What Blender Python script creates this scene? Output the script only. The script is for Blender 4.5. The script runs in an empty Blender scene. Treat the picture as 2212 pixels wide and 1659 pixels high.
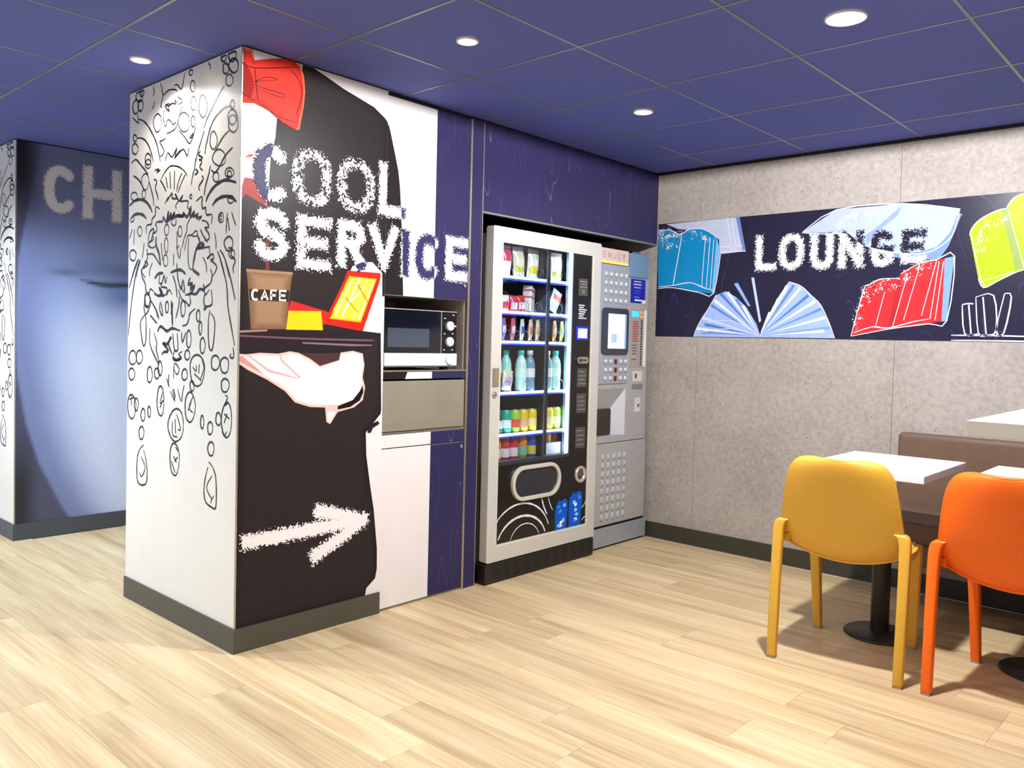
import bpy, math, random
import numpy as np
from mathutils import Vector, Matrix
from mathutils.geometry import tessellate_polygon

random.seed(7)
SC = bpy.context.scene
COL = SC.collection

# ------------------------------------------------------------------ camera
CAM_POS = Vector((-1.6753, -2.9837, 1.2695))
YAW, PITCH, ROLL = 0.8324, -0.0322, 0.0249
FOCAL_PX, SHIFT_PX = 1782.71, -33.49
_f = Vector((math.sin(YAW) * math.cos(PITCH), math.cos(YAW) * math.cos(PITCH), math.sin(PITCH)))
_r = Vector((math.cos(YAW), -math.sin(YAW), 0.0))
_u = _r.cross(_f)
CAM_R = math.cos(ROLL) * _r + math.sin(ROLL) * _u
CAM_U = -math.sin(ROLL) * _r + math.cos(ROLL) * _u
CAM_F = _f
cam_data = bpy.data.cameras.new('camera')
cam_data.sensor_width = 36.0
cam_data.lens = FOCAL_PX * 36.0 / 2212.0
cam_data.shift_y = SHIFT_PX / 2212.0
cam_data.clip_start = 0.02
camera = bpy.data.objects.new('camera', cam_data)
_m = Matrix((CAM_R, CAM_U, -CAM_F)).transposed().to_4x4()
_m.translation = CAM_POS
camera.matrix_world = _m
COL.objects.link(camera)
SC.camera = camera

# ------------------------------------------------------------------ world, exposure, daylight
SC.view_settings.view_transform = 'Standard'
SC.view_settings.look = 'None'
SC.view_settings.gamma = 1.0
SC.view_settings.use_curve_mapping = False
SC.view_settings.exposure = -0.14
world = bpy.data.worlds.new('world')
SC.world = world
world.use_nodes = True
bg = world.node_tree.nodes['Background']
bg.inputs[0].default_value = (0.62, 0.76, 1.0, 1.0)
bg.inputs[1].default_value = 1.0
SC.cycles.use_denoising = True
SC.cycles.max_bounces = 6
SC.cycles.diffuse_bounces = 3
SC.cycles.glossy_bounces = 3
SC.cycles.adaptive_threshold = 0.03
SC.cycles.transparent_max_bounces = 14
SC.cycles.sample_clamp_indirect = 6.0
SC.cycles.caustics_reflective = False
SC.cycles.caustics_refractive = False

LAMP_WATTS = 25.0          # small downlights
BIG_LAMP_WATTS = 300.0      # wide downlight over the lounge
DAY_WATTS = 120.0          # sky through the glazed front of the building
DAY_COLOUR = (0.66, 0.79, 1.0)


def area_light(name, loc, target, sx, sy, watts, colour):
    d = bpy.data.lights.new(name, 'AREA')
    d.shape = 'RECTANGLE'
    d.size, d.size_y, d.energy, d.color = sx, sy, watts, colour
    o = bpy.data.objects.new(name, d)
    o.location = loc
    o.rotation_euler = (Vector(target) - Vector(loc)).to_track_quat('-Z', 'Y').to_euler()
    COL.objects.link(o)
    return o


area_light('daylight_through_glazing', (-5.25, 3.4, 1.25), (0.0, 2.6, 0.9), 4.2, 2.1, DAY_WATTS, DAY_COLOUR)

CEIL = 2.40
WALL_X = 2.996            # face of the concrete wall
PILLAR_W, PILLAR_D = 0.7247, 1.0226


# ------------------------------------------------------------------ colours and materials
def lin(h):
    h = h.lstrip('#')
    out = []
    for i in (0, 2, 4):
        c = int(h[i:i + 2], 16) / 255.0
        out.append(c / 12.92 if c <= 0.04045 else ((c + 0.055) / 1.055) ** 2.4)
    return (out[0], out[1], out[2], 1.0)


MATS = {}


def mat(name, hexcol, rough=0.5, metal=0.0, coat=0.0, emit=0.0, emit_hex=None, spec=0.5, vary=0.0, bump=0.0, scale=40.0):
    """Procedural principled material; vary and bump add a fine noise to colour and relief."""
    if name in MATS:
        return MATS[name]
    m = bpy.data.materials.new(name)
    m.use_nodes = True
    nt = m.node_tree
    b = nt.nodes['Principled BSDF']
    b.inputs['Base Color'].default_value = lin(hexcol)
    b.inputs['Roughness'].default_value = rough
    b.inputs['Metallic'].default_value = metal
    b.inputs['Coat Weight'].default_value = coat
    b.inputs['Coat Roughness'].default_value = 0.12
    b.inputs['Specular IOR Level'].default_value = spec
    if emit > 0:
        b.inputs['Emission Color'].default_value = lin(emit_hex or hexcol)
        b.inputs['Emission Strength'].default_value = emit
    if vary > 0 or bump > 0:
        tc = nt.nodes.new('ShaderNodeTexCoord')
        nz = nt.nodes.new('ShaderNodeTexNoise')
        nz.inputs['Scale'].default_value = scale
        nz.inputs['Detail'].default_value = 5
        nt.links.new(tc.outputs['Object'], nz.inputs['Vector'])
        if vary > 0:
            hs = nt.nodes.new('ShaderNodeHueSaturation')
            mr = nt.nodes.new('ShaderNodeMapRange')
            mr.inputs['From Min'].default_value, mr.inputs['From Max'].default_value = 0.3, 0.7
            mr.inputs['To Min'].default_value, mr.inputs['To Max'].default_value = 1 - vary, 1 + vary
            hs.inputs['Color'].default_value = lin(hexcol)
            nt.links.new(nz.outputs['Fac'], mr.inputs['Value'])
            nt.links.new(mr.outputs['Result'], hs.inputs['Value'])
            nt.links.new(hs.outputs['Color'], b.inputs['Base Color'])
        if bump > 0:
            bp = nt.nodes.new('ShaderNodeBump')
            bp.inputs['Strength'].default_value = bump
            bp.inputs['Distance'].default_value = 0.002
            nt.links.new(nz.outputs['Fac'], bp.inputs['Height'])
            nt.links.new(bp.outputs['Normal'], b.inputs['Normal'])
    MATS[name] = m
    return m


def ink(hexcol):
    """Flat print ink on laminate."""
    return mat('ink_' + hexcol, hexcol, rough=0.34, spec=0.08, vary=0.05, scale=30)


def node(nt, kind, **kw):
    n = nt.nodes.new(kind)
    for k, v in kw.items():
        if k in n.inputs:
            n.inputs[k].default_value = v
        else:
            setattr(n, k, v)
    return n


def mth(nt, op, a, b=None, c=None):
    n = nt.nodes.new('ShaderNodeMath')
    n.operation = op
    for i, v in enumerate((a, b, c)):
        if v is None:
            continue
        if isinstance(v, (int, float)):
            n.inputs[i].default_value = v
        else:
            nt.links.new(v, n.inputs[i])
    return n.outputs[0]


def ramp(nt, fac, stops):
    r = nt.nodes.new('ShaderNodeValToRGB')
    el = r.color_ramp.elements
    while len(el) < len(stops):
        el.new(0.5)
    for e, (p, c) in zip(el, stops):
        e.position = p
        e.color = lin(c) if isinstance(c, str) else c
    nt.links.new(fac, r.inputs['Fac'])
    return r.outputs['Color']


def mix_rgb(nt, fac, a, b, mode='MIX'):
    n = nt.nodes.new('ShaderNodeMix')
    n.data_type = 'RGBA'
    n.blend_type = mode
    for sock, v in ((n.inputs[0], fac), (n.inputs[6], a), (n.inputs[7], b)):
        if isinstance(v, (int, float)):
            sock.default_value = v
        elif isinstance(v, tuple):
            sock.default_value = v
        else:
            nt.links.new(v, sock)
    return n.outputs[2]


def new_mat(name):
    m = bpy.data.materials.new(name)
    m.use_nodes = True
    return m, m.node_tree, m.node_tree.nodes['Principled BSDF']


def wood_material():
    m, nt, b = new_mat('pale_wood_vinyl')
    tc = nt.nodes.new('ShaderNodeTexCoord')
    oi = nt.nodes.new('ShaderNodeObjectInfo')
    off = nt.nodes.new('ShaderNodeVectorMath')
    off.operation = 'MULTIPLY_ADD'
    comb = nt.nodes.new('ShaderNodeCombineXYZ')
    nt.links.new(oi.outputs['Random'], comb.inputs[0])
    nt.links.new(oi.outputs['Random'], comb.inputs[1])
    nt.links.new(comb.outputs[0], off.inputs[0])
    off.inputs[1].default_value = (37.0, 91.0, 0.0)
    nt.links.new(tc.outputs['Object'], off.inputs[2])

    def streak(sx, sy, det, dist):
        mp = nt.nodes.new('ShaderNodeMapping')
        mp.inputs['Scale'].default_value = (sx, sy, 1.0)
        nt.links.new(off.outputs[0], mp.inputs['Vector'])
        nz = node(nt, 'ShaderNodeTexNoise', Scale=1.0, Detail=det, Roughness=0.6, Distortion=dist)
        nt.links.new(mp.outputs[0], nz.inputs['Vector'])
        return nz.outputs['Fac']

    broad = streak(14.0, 0.75, 3.5, 0.4)
    fine = streak(95.0, 2.2, 4.0, 0.15)
    c1 = ramp(nt, broad, [(0.28, '9a7850'), (0.42, 'bd9f73'), (0.55, 'cfb688'), (0.70, 'dac7a0')])
    c2 = ramp(nt, fine, [(0.30, 'ab8d66'), (0.5, 'cdb791'), (0.7, 'dccaab')])
    c = mix_rgb(nt, 0.36, c1, c2)
    val = mth(nt, 'MULTIPLY_ADD', oi.outputs['Random'], 0.20, 0.90)
    hs = nt.nodes.new('ShaderNodeHueSaturation')
    nt.links.new(c, hs.inputs['Color'])
    nt.links.new(val, hs.inputs['Value'])
    nt.links.new(hs.outputs[0], b.inputs['Base Color'])
    b.inputs['Roughness'].default_value = 0.48
    b.inputs['Specular IOR Level'].default_value = 0.35
    bp = node(nt, 'ShaderNodeBump', Strength=0.12, Distance=0.001)
    nt.links.new(fine, bp.inputs['Height'])
    nt.links.new(bp.outputs[0], b.inputs['Normal'])
    return m


def concrete_material():
    m, nt, b = new_mat('concrete_laminate')
    tc = nt.nodes.new('ShaderNodeTexCoord')
    big = node(nt, 'ShaderNodeTexNoise', Scale=3.2, Detail=6.0, Roughness=0.62)
    fine = node(nt, 'ShaderNodeTexNoise', Scale=38.0, Detail=6.0, Roughness=0.7)
    vor = node(nt, 'ShaderNodeTexVoronoi', Scale=30.0)
    gate = node(nt, 'ShaderNodeTexNoise', Scale=9.0, Detail=2.0)
    for n in (big, fine, vor, gate):
        nt.links.new(tc.outputs['Object'], n.inputs['Vector'])
    c1 = ramp(nt, big.outputs['Fac'], [(0.30, '8f8780'), (0.5, 'a59d95'), (0.7, 'b6aea4')])
    c2 = ramp(nt, fine.outputs['Fac'], [(0.28, '897f77'), (0.5, 'a89f96'), (0.72, 'c1b8ae')])
    c = mix_rgb(nt, 0.55, c1, c2)
    pit = mth(nt, 'LESS_THAN', vor.outputs['Distance'], 0.13)
    gated = mth(nt, 'MULTIPLY', pit, mth(nt, 'GREATER_THAN', gate.outputs['Fac'], 0.56))
    c = mix_rgb(nt, mth(nt, 'MULTIPLY', gated, 0.6), c, lin('4f4944'))
    nt.links.new(c, b.inputs['Base Color'])
    b.inputs['Roughness'].default_value = 0.62
    bp = node(nt, 'ShaderNodeBump', Strength=0.1, Distance=0.001)
    h = mth(nt, 'SUBTRACT', fine.outputs['Fac'], gated)
    nt.links.new(h, bp.inputs['Height'])
    nt.links.new(bp.outputs[0], b.inputs['Normal'])
    return m


def scratched_navy(name, hexcol, line_hex):
    """Navy laminate printed with thin stray pen lines."""
    m, nt, b = new_mat(name)
    tc = nt.nodes.new('ShaderNodeTexCoord')
    mp = nt.nodes.new('ShaderNodeMapping')
    mp.inputs['Rotation'].default_value = (0.5, 0.55, 0.3)
    mp.inputs['Scale'].default_value = (5.0, 2.0, 0.7)
    nt.links.new(tc.outputs['Object'], mp.inputs['Vector'])
    nz = node(nt, 'ShaderNodeTexNoise', Scale=1.6, Detail=1.0)
    nt.links.new(mp.outputs[0], nz.inputs['Vector'])
    near = mth(nt, 'ABSOLUTE', mth(nt, 'SUBTRACT', mth(nt, 'FRACT', mth(nt, 'MULTIPLY', nz.outputs['Fac'], 9.0)), 0.5))
    line = mth(nt, 'LESS_THAN', near, 0.012)
    g = node(nt, 'ShaderNodeTexNoise', Scale=3.0, Detail=1.0)
    nt.links.new(tc.outputs['Object'], g.inputs['Vector'])
    line = mth(nt, 'MULTIPLY', line, mth(nt, 'GREATER_THAN', g.outputs['Fac'], 0.47))
    c = mix_rgb(nt, mth(nt, 'MULTIPLY', line, 0.28), lin(hexcol), lin(line_hex))
    nt.links.new(c, b.inputs['Base Color'])
    b.inputs['Roughness'].default_value = 0.30
    b.inputs['Specular IOR Level'].default_value = 0.16
    return m


def worn_lettering():
    """Print that breaks up into specks at its edge: attribute edge = metres inside the letter, wear 0..1, invert 0..1."""
    m, nt, b = new_mat('worn_lettering')
    tc = nt.nodes.new('ShaderNodeTexCoord')

    def at(n):
        a = nt.nodes.new('ShaderNodeAttribute')
        a.attribute_name = n
        return a.outputs['Fac']
    e, w, inv = at('edge'), at('wear'), at('invert')
    n1 = node(nt, 'ShaderNodeTexNoise', Scale=150.0, Detail=1.5, Roughness=0.5)
    n2 = node(nt, 'ShaderNodeTexNoise', Scale=120.0, Detail=1.0)
    n3 = node(nt, 'ShaderNodeTexNoise', Scale=24.0, Detail=1.0)
    for n in (n1, n2, n3):
        nt.links.new(tc.outputs['Object'], n.inputs['Vector'])
    edge = mth(nt, 'ADD', e, mth(nt, 'MULTIPLY', mth(nt, 'SUBTRACT', n1.outputs['Fac'], 0.52), 0.066))
    solid = mth(nt, 'GREATER_THAN', edge, 0.0)
    thr = mth(nt, 'SUBTRACT', 0.98, mth(nt, 'MULTIPLY', w, mth(nt, 'ADD', 0.18, mth(nt, 'MULTIPLY', n3.outputs['Fac'], 0.82))))
    hole = mth(nt, 'GREATER_THAN', n2.outputs['Fac'], thr)
    a = mth(nt, 'MULTIPLY', solid, mth(nt, 'SUBTRACT', 1.0, hole))
    c = mix_rgb(nt, mth(nt, 'GREATER_THAN', inv, 0.5), lin('e6e2e2'), lin('33325a'))
    c = mix_rgb(nt, mth(nt, 'GREATER_THAN', inv, 1.5), c, lin('26232e'))
    nt.links.new(c, b.inputs['Base Color'])
    b.inputs['Roughness'].default_value = 0.36
    b.inputs['Specular IOR Level'].default_value = 0.08
    tr = nt.nodes.new('ShaderNodeBsdfTransparent')
    mx = nt.nodes.new('ShaderNodeMixShader')
    nt.links.new(a, mx.inputs[0])
    nt.links.new(tr.outputs[0], mx.inputs[1])
    nt.links.new(b.outputs[0], mx.inputs[2])
    nt.links.new(mx.outputs[0], nt.nodes['Material Output'].inputs['Surface'])
    return m


def vertex_print(name, rough=0.4):
    m, nt, b = new_mat(name)
    a = nt.nodes.new('ShaderNodeAttribute')
    a.attribute_name = 'print'
    tc = nt.nodes.new('ShaderNodeTexCoord')
    nz = node(nt, 'ShaderNodeTexNoise', Scale=60.0, Detail=4.0)
    nt.links.new(tc.outputs['Object'], nz.inputs['Vector'])
    hs = nt.nodes.new('ShaderNodeHueSaturation')
    nt.links.new(a.outputs['Color'], hs.inputs['Color'])
    nt.links.new(mth(nt, 'MULTIPLY_ADD', nz.outputs['Fac'], 0.22, 0.89), hs.inputs['Value'])
    nt.links.new(hs.outputs[0], b.inputs['Base Color'])
    b.inputs['Roughness'].default_value = rough
    return m


def clear_glass(name, tint='f4f8fb', gloss=0.02):
    m, nt, b = new_mat(name)
    nt.nodes.remove(b)
    tr = nt.nodes.new('ShaderNodeBsdfTransparent')
    tr.inputs[0].default_value = lin(tint)
    gl = nt.nodes.new('ShaderNodeBsdfGlossy')
    gl.inputs['Roughness'].default_value = gloss
    lw = node(nt, 'ShaderNodeLayerWeight', Blend=0.5)
    fr = mth(nt, 'MULTIPLY_ADD', mth(nt, 'POWER', lw.outputs['Facing'], 4.0), 0.6, 0.035)
    mx = nt.nodes.new('ShaderNodeMixShader')
    nt.links.new(fr, mx.inputs[0])
    nt.links.new(tr.outputs[0], mx.inputs[1])
    nt.links.new(gl.outputs[0], mx.inputs[2])
    nt.links.new(mx.outputs[0], nt.nodes['Material Output'].inputs['Surface'])
    return m


WOOD = wood_material()
CONCRETE = concrete_material()
NAVY = scratched_navy('navy_laminate', '302c50', '8f8ab8')
NAVY_DARK = scratched_navy('dark_navy_print', '26243a', '5c5a90')
WORN = worn_lettering()
GLASS = clear_glass('clear_pane')
WHITE_LAM = mat('white_laminate', 'e0dad9', 0.34, spec=0.2, vary=0.02, scale=8)
CREAM_LAM = mat('cream_laminate', 'dcd7cd', 0.33, spec=0.5, vary=0.02, scale=8)
SKIRT = mat('grey_brown_skirting', '48453a', 0.5, vary=0.04, scale=20)
ALU = mat('brushed_aluminium', 'b9b2a2', 0.32, metal=0.85, vary=0.06, scale=90)
BLACK = mat('black_board', '0c0b0c', 0.6, vary=0.1, scale=20)
BLACK_GLOSS = mat('black_gloss_panel', '14110f', 0.28, vary=0.1, scale=15)
DARK_GREY = mat('dark_grey_plastic', '3a3a3d', 0.45, vary=0.05, scale=60)
CHROME = mat('chrome', 'd6d3cc', 0.18, metal=1.0, vary=0.03, scale=40)


# ------------------------------------------------------------------ mesh helpers
class MB:
    """Collects shapes; build() links them as ONE mesh object."""

    def __init__(self):
        self.v, self.f = [], []

    def add(self, vs, fs):
        o = len(self.v)
        self.v += [tuple(p) for p in vs]
        self.f += [tuple(i + o for i in f) for f in fs]
        return self

    def box(self, x0, x1, y0, y1, z0, z1):
        v = [(x, y, z) for z in (z0, z1) for y in (y0, y1) for x in (x0, x1)]
        return self.add(v, [(0, 2, 3, 1), (4, 5, 7, 6), (0, 1, 5, 4), (2, 6, 7, 3), (0, 4, 6, 2), (1, 3, 7, 5)])

    def lathe(self, prof, c=(0, 0, 0), axis='z', n=20, cap=True):
        vs, fs = [], []
        for r, h in prof:
            for k in range(n):
                a = 2 * math.pi * k / n
                p = (r * math.cos(a), r * math.sin(a), h)
                if axis == 'y':
                    p = (p[0], h, p[1])
                elif axis == 'x':
                    p = (h, p[0], p[1])
                vs.append((c[0] + p[0], c[1] + p[1], c[2] + p[2]))
        for i in range(len(prof) - 1):
            for k in range(n):
                a, b2 = i * n + k, i * n + (k + 1) % n
                fs.append((a, b2, b2 + n, a + n))
        if cap:
            fs.append(tuple(range(n))[::-1])
            fs.append(tuple((len(prof) - 1) * n + k for k in range(n)))
        return self.add(vs, fs)

    def sweep(self, path, sections):
        """Rectangular or polygonal section swept along path; sections[i] = list of 3d offsets."""
        vs, fs = [], []
        n = len(sections[0])
        for p, s in zip(path, sections):
            vs += [(p[0] + q[0], p[1] + q[1], p[2] + q[2]) for q in s]
        for i in range(len(path) - 1):
            for k in range(n):
                a, b2 = i * n + k, i * n + (k + 1) % n
                fs.append((a, b2, b2 + n, a + n))
        fs.append(tuple(range(n))[::-1])
        fs.append(tuple((len(path) - 1) * n + k for k in range(n)))
        return self.add(vs, fs)

    def tube(self, path, r, n=8):
        path = [Vector(p) for p in path]
        secs = []
        for i, p in enumerate(path):
            t = (path[min(i + 1, len(path) - 1)] - path[max(i - 1, 0)]).normalized()
            a = t.cross(Vector((0, 0, 1)) if abs(t.z) < 0.9 else Vector((1, 0, 0))).normalized()
            b2 = t.cross(a)
            secs.append([a * (r * math.cos(2 * math.pi * k / n)) + b2 * (r * math.sin(2 * math.pi * k / n)) for k in range(n)])
        return self.sweep(path, secs)

    def slab(self, outline, axis, d0, d1):
        """Extruded outline; axis x: outline=(y,z), y: (x,z), z: (x,y)."""
        def pt(q, d):
            return {'x': (d, q[0], q[1]), 'y': (q[0], d, q[1]), 'z': (q[0], q[1], d)}[axis]
        n = len(outline)
        vs = [pt(q, d0) for q in outline] + [pt(q, d1) for q in outline]
        fs = [(k, (k + 1) % n, (k + 1) % n + n, k + n) for k in range(n)]
        tri = tessellate_polygon([[Vector((q[0], q[1], 0)) for q in outline]])
        fs += [tuple(t) for t in tri] + [tuple(i + n for i in t) for t in tri]
        return self.add(vs, fs)

    def frame_slab(self, outer, inner, axis, d0, d1):
        """Extruded ring between two outlines with the same number of points."""
        def pt(q, d):
            return {'x': (d, q[0], q[1]), 'y': (q[0], d, q[1]), 'z': (q[0], q[1], d)}[axis]
        n = len(outer)
        vs = [pt(q, d) for d in (d0, d1) for ring in (outer, inner) for q in ring]
        fs = []
        for k in range(n):
            j = (k + 1) % n
            fs += [(k, j, n + j, n + k), (2 * n + k, 2 * n + j, 3 * n + j, 3 * n + k),
                   (k, j, 2 * n + j, 2 * n + k), (n + k, n + j, 3 * n + j, 3 * n + k)]
        return self.add(vs, fs)

    def build(self, name, m, parent=None, bevel=0.0, seg=2, smooth=False, subsurf=0, recalc=True):
        me = bpy.data.meshes.new(name)
        me.from_pydata(self.v, [], self.f)
        if recalc:
            import bmesh
            b = bmesh.new()
            b.from_mesh(me)
            bmesh.ops.recalc_face_normals(b, faces=b.faces)
            b.to_mesh(me)
            b.free()
        return link(name, me, m, parent, bevel, seg, smooth, subsurf)


def link(name, me, m, parent=None, bevel=0.0, seg=2, smooth=False, subsurf=0):
    if m is not None and not me.materials:
        me.materials.append(m)
    o = bpy.data.objects.new(name, me)
    COL.objects.link(o)
    if parent is not None:
        o.parent = parent
    if smooth:
        for p in me.polygons:
            p.use_smooth = True
    if bevel > 0:
        md = o.modifiers.new('bevel', 'BEVEL')
        md.width, md.segments, md.limit_method, md.angle_limit = bevel, seg, 'ANGLE', 0.6
        md.harden_normals = False
    if subsurf:
        md = o.modifiers.new('subsurf', 'SUBSURF')
        md.levels = md.render_levels = subsurf
    return o


def tag(o, label=None, cat=None, group=None, kind=None):
    for k, v in (('label', label), ('category', cat), ('group', group), ('kind', kind)):
        if v:
            o[k] = v
    return o


def empty(name, loc=(0, 0, 0), rz=0.0):
    o = bpy.data.objects.new(name, None)
    o.location = loc
    o.rotation_euler = (0, 0, rz)
    o.empty_display_size = 0.1
    COL.objects.link(o)
    return o


def copy_tree(o, parent=None):
    c = o.copy()
    COL.objects.link(c)
    c.parent = parent
    for ch in list(o.children):
        copy_tree(ch, c)
    return c


def box(name, m, b, parent=None, bevel=0.0, seg=2):
    return MB().box(*b).build(name, m, parent, bevel, seg)


def rrect(x0, x1, z0, z1, r, n=6):
    pts = []
    for cx, cz, a0 in ((x1 - r, z1 - r, 0), (x0 + r, z1 - r, 90), (x0 + r, z0 + r, 180), (x1 - r, z0 + r, 270)):
        for k in range(n + 1):
            a = math.radians(a0 + 90 * k / n)
            pts.append((cx + r * math.cos(a), cz + r * math.sin(a)))
    return pts


def inside(poly, u, v):
    """Vectorised point in polygon."""
    u, v = np.asarray(u), np.asarray(v)
    res = np.zeros(u.shape, bool)
    n = len(poly)
    for i in range(n):
        x0, y0 = poly[i]
        x1, y1 = poly[(i + 1) % n]
        if y0 == y1:
            continue
        c = ((y0 > v) != (y1 > v)) & (u < (x1 - x0) * (v - y0) / (y1 - y0) + x0)
        res ^= c
    return res


def clip_poly(poly, lo, hi):
    for val, keep in ((lo, lambda x: x >= lo), (hi, lambda x: x <= hi)):
        out = []
        for i in range(len(poly)):
            a, b2 = poly[i], poly[(i + 1) % len(poly)]
            ka, kb = keep(a[0]), keep(b2[0])
            if ka:
                out.append(a)
            if ka != kb:
                t = (val - a[0]) / (b2[0] - a[0])
                out.append((val, a[1] + t * (b2[1] - a[1])))
        poly = out
        if len(poly) < 3:
            return []
    return poly


# planes that carry print: (u, v, lift off the surface) -> world
def on_front(u, v, d, y=0.0):
    return (u, y - d, v)


def on_left(u, v, d):
    return (-d, u, v)


def on_right(u, v, d):
    return (WALL_X - d, u, v)


def print_poly(name, hexcol, poly, plane, lift, parent, m=None):
    tri = tessellate_polygon([[Vector((p[0], p[1], 0)) for p in poly]])
    mb = MB().add([plane(p[0], p[1], lift) for p in poly], [tuple(t) for t in tri])
    return mb.build(name, m or ink(hexcol), parent)


def smooth_path(pts, k=3):
    if len(pts) < 3:
        return pts
    out = []
    n = len(pts)
    for i in range(n - 1):
        p0, p1, p2, p3 = pts[max(i - 1, 0)], pts[i], pts[i + 1], pts[min(i + 2, n - 1)]
        for j in range(k):
            t = j / k
            out.append(tuple(0.5 * (2 * p1[a] + (p2[a] - p0[a]) * t + (2 * p0[a] - 5 * p1[a] + 4 * p2[a] - p3[a]) * t * t
                                    + (3 * p1[a] - p0[a] - 3 * p2[a] + p3[a]) * t ** 3) for a in (0, 1)))
    out.append(pts[-1])
    return out


def ribbon(mb, pts, width, plane, lift, taper=True, k=3):
    pts = smooth_path(pts, k)
    n = len(pts)
    vs, fs = [], []
    for i, p in enumerate(pts):
        a, c = pts[max(i - 1, 0)], pts[min(i + 1, n - 1)]
        tx, ty = c[0] - a[0], c[1] - a[1]
        ln = math.hypot(tx, ty) or 1e-6
        w = width * 0.5
        if taper and n > 4:
            w *= 0.55 + 0.45 * min(1.0, 4.0 * min(i, n - 1 - i) / (n - 1)) + 0.12 * math.sin(i * 1.7)
        vs.append(plane(p[0] - ty / ln * w, p[1] + tx / ln * w, lift))
        vs.append(plane(p[0] + ty / ln * w, p[1] - tx / ln * w, lift))
    for i in range(n - 1):
        fs.append((2 * i, 2 * i + 1, 2 * i + 3, 2 * i + 2))
    mb.add(vs, fs)


def letter_strokes(ch, w, h, t):
    a = t / 2
    x0, x1, y0, y1, cx, cy = a, w - a, a, h - a, w / 2, h / 2
    rx, ry = (w - t) / 2, (h - t) / 2

    def arc(d0, d1, n=22, e=0.82):
        o = []
        for k in range(n + 1):
            q = math.radians(d0 + (d1 - d0) * k / n)
            c, s = math.cos(q), math.sin(q)
            o.append((cx + rx * math.copysign(abs(c) ** e, c), cy + ry * math.copysign(abs(s) ** e, s)))
        return o

    def U(*pts):
        return [(x0 + (x1 - x0) * p[0], y0 + (y1 - y0) * p[1]) for p in pts]
    if ch == 'O':
        return [arc(0, 360)]
    if ch == 'C':
        return [arc(48, 312)]
    if ch == 'G':
        return [arc(48, 318), U((1, 0.12), (1, 0.45), (0.55, 0.45))]
    if ch == 'L':
        return [U((0, 1), (0, 0), (1, 0))]
    if ch == 'S':
        return [U((0.97, 0.80), (0.82, 0.95), (0.5, 1.0), (0.16, 0.93), (0.02, 0.75), (0.15, 0.59), (0.5, 0.51), (0.85, 0.42), (0.99, 0.24), (0.83, 0.06), (0.5, 0.0), (0.17, 0.05), (0.02, 0.2))]
    if ch == 'E':
        return [U((1, 1), (0, 1), (0, 0), (1, 0)), U((0, 0.51), (0.85, 0.51))]
    if ch == 'F':
        return [U((1, 1), (0, 1), (0, 0)), U((0, 0.51), (0.85, 0.51))]
    if ch == 'H':
        return [U((0, 0), (0, 1)), U((1, 0), (1, 1)), U((0, 0.5), (1, 0.5))]
    if ch == 'I':
        return [U((0.5, 0), (0.5, 1))]
    if ch == 'N':
        return [U((0, 0), (0, 1), (1, 0), (1, 1))]
    if ch == 'V':
        return [U((0, 1), (0.5, 0), (1, 1))]
    if ch == 'A':
        return [U((0, 0), (0.5, 1), (1, 0)), U((0.22, 0.35), (0.78, 0.35))]
    if ch == 'U':
        return [U((0, 1), (0, 0.3), (0.12, 0.08), (0.5, 0), (0.88, 0.08), (1, 0.3), (1, 1))]
    if ch == 'R':
        return [U((0, 0), (0, 1), (0.7, 1), (0.97, 0.87), (0.97, 0.66), (0.7, 0.52), (0, 0.52)), U((0.5, 0.52), (1, 0))]
    if ch == 'J':
        return [U((1, 1), (1, 0.25), (0.7, 0), (0.3, 0), (0, 0.25))]
    if ch == 'Y':
        return [U((0, 1), (0.5, 0.5), (1, 1)), U((0.5, 0.5), (0.5, 0))]
    return []


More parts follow.
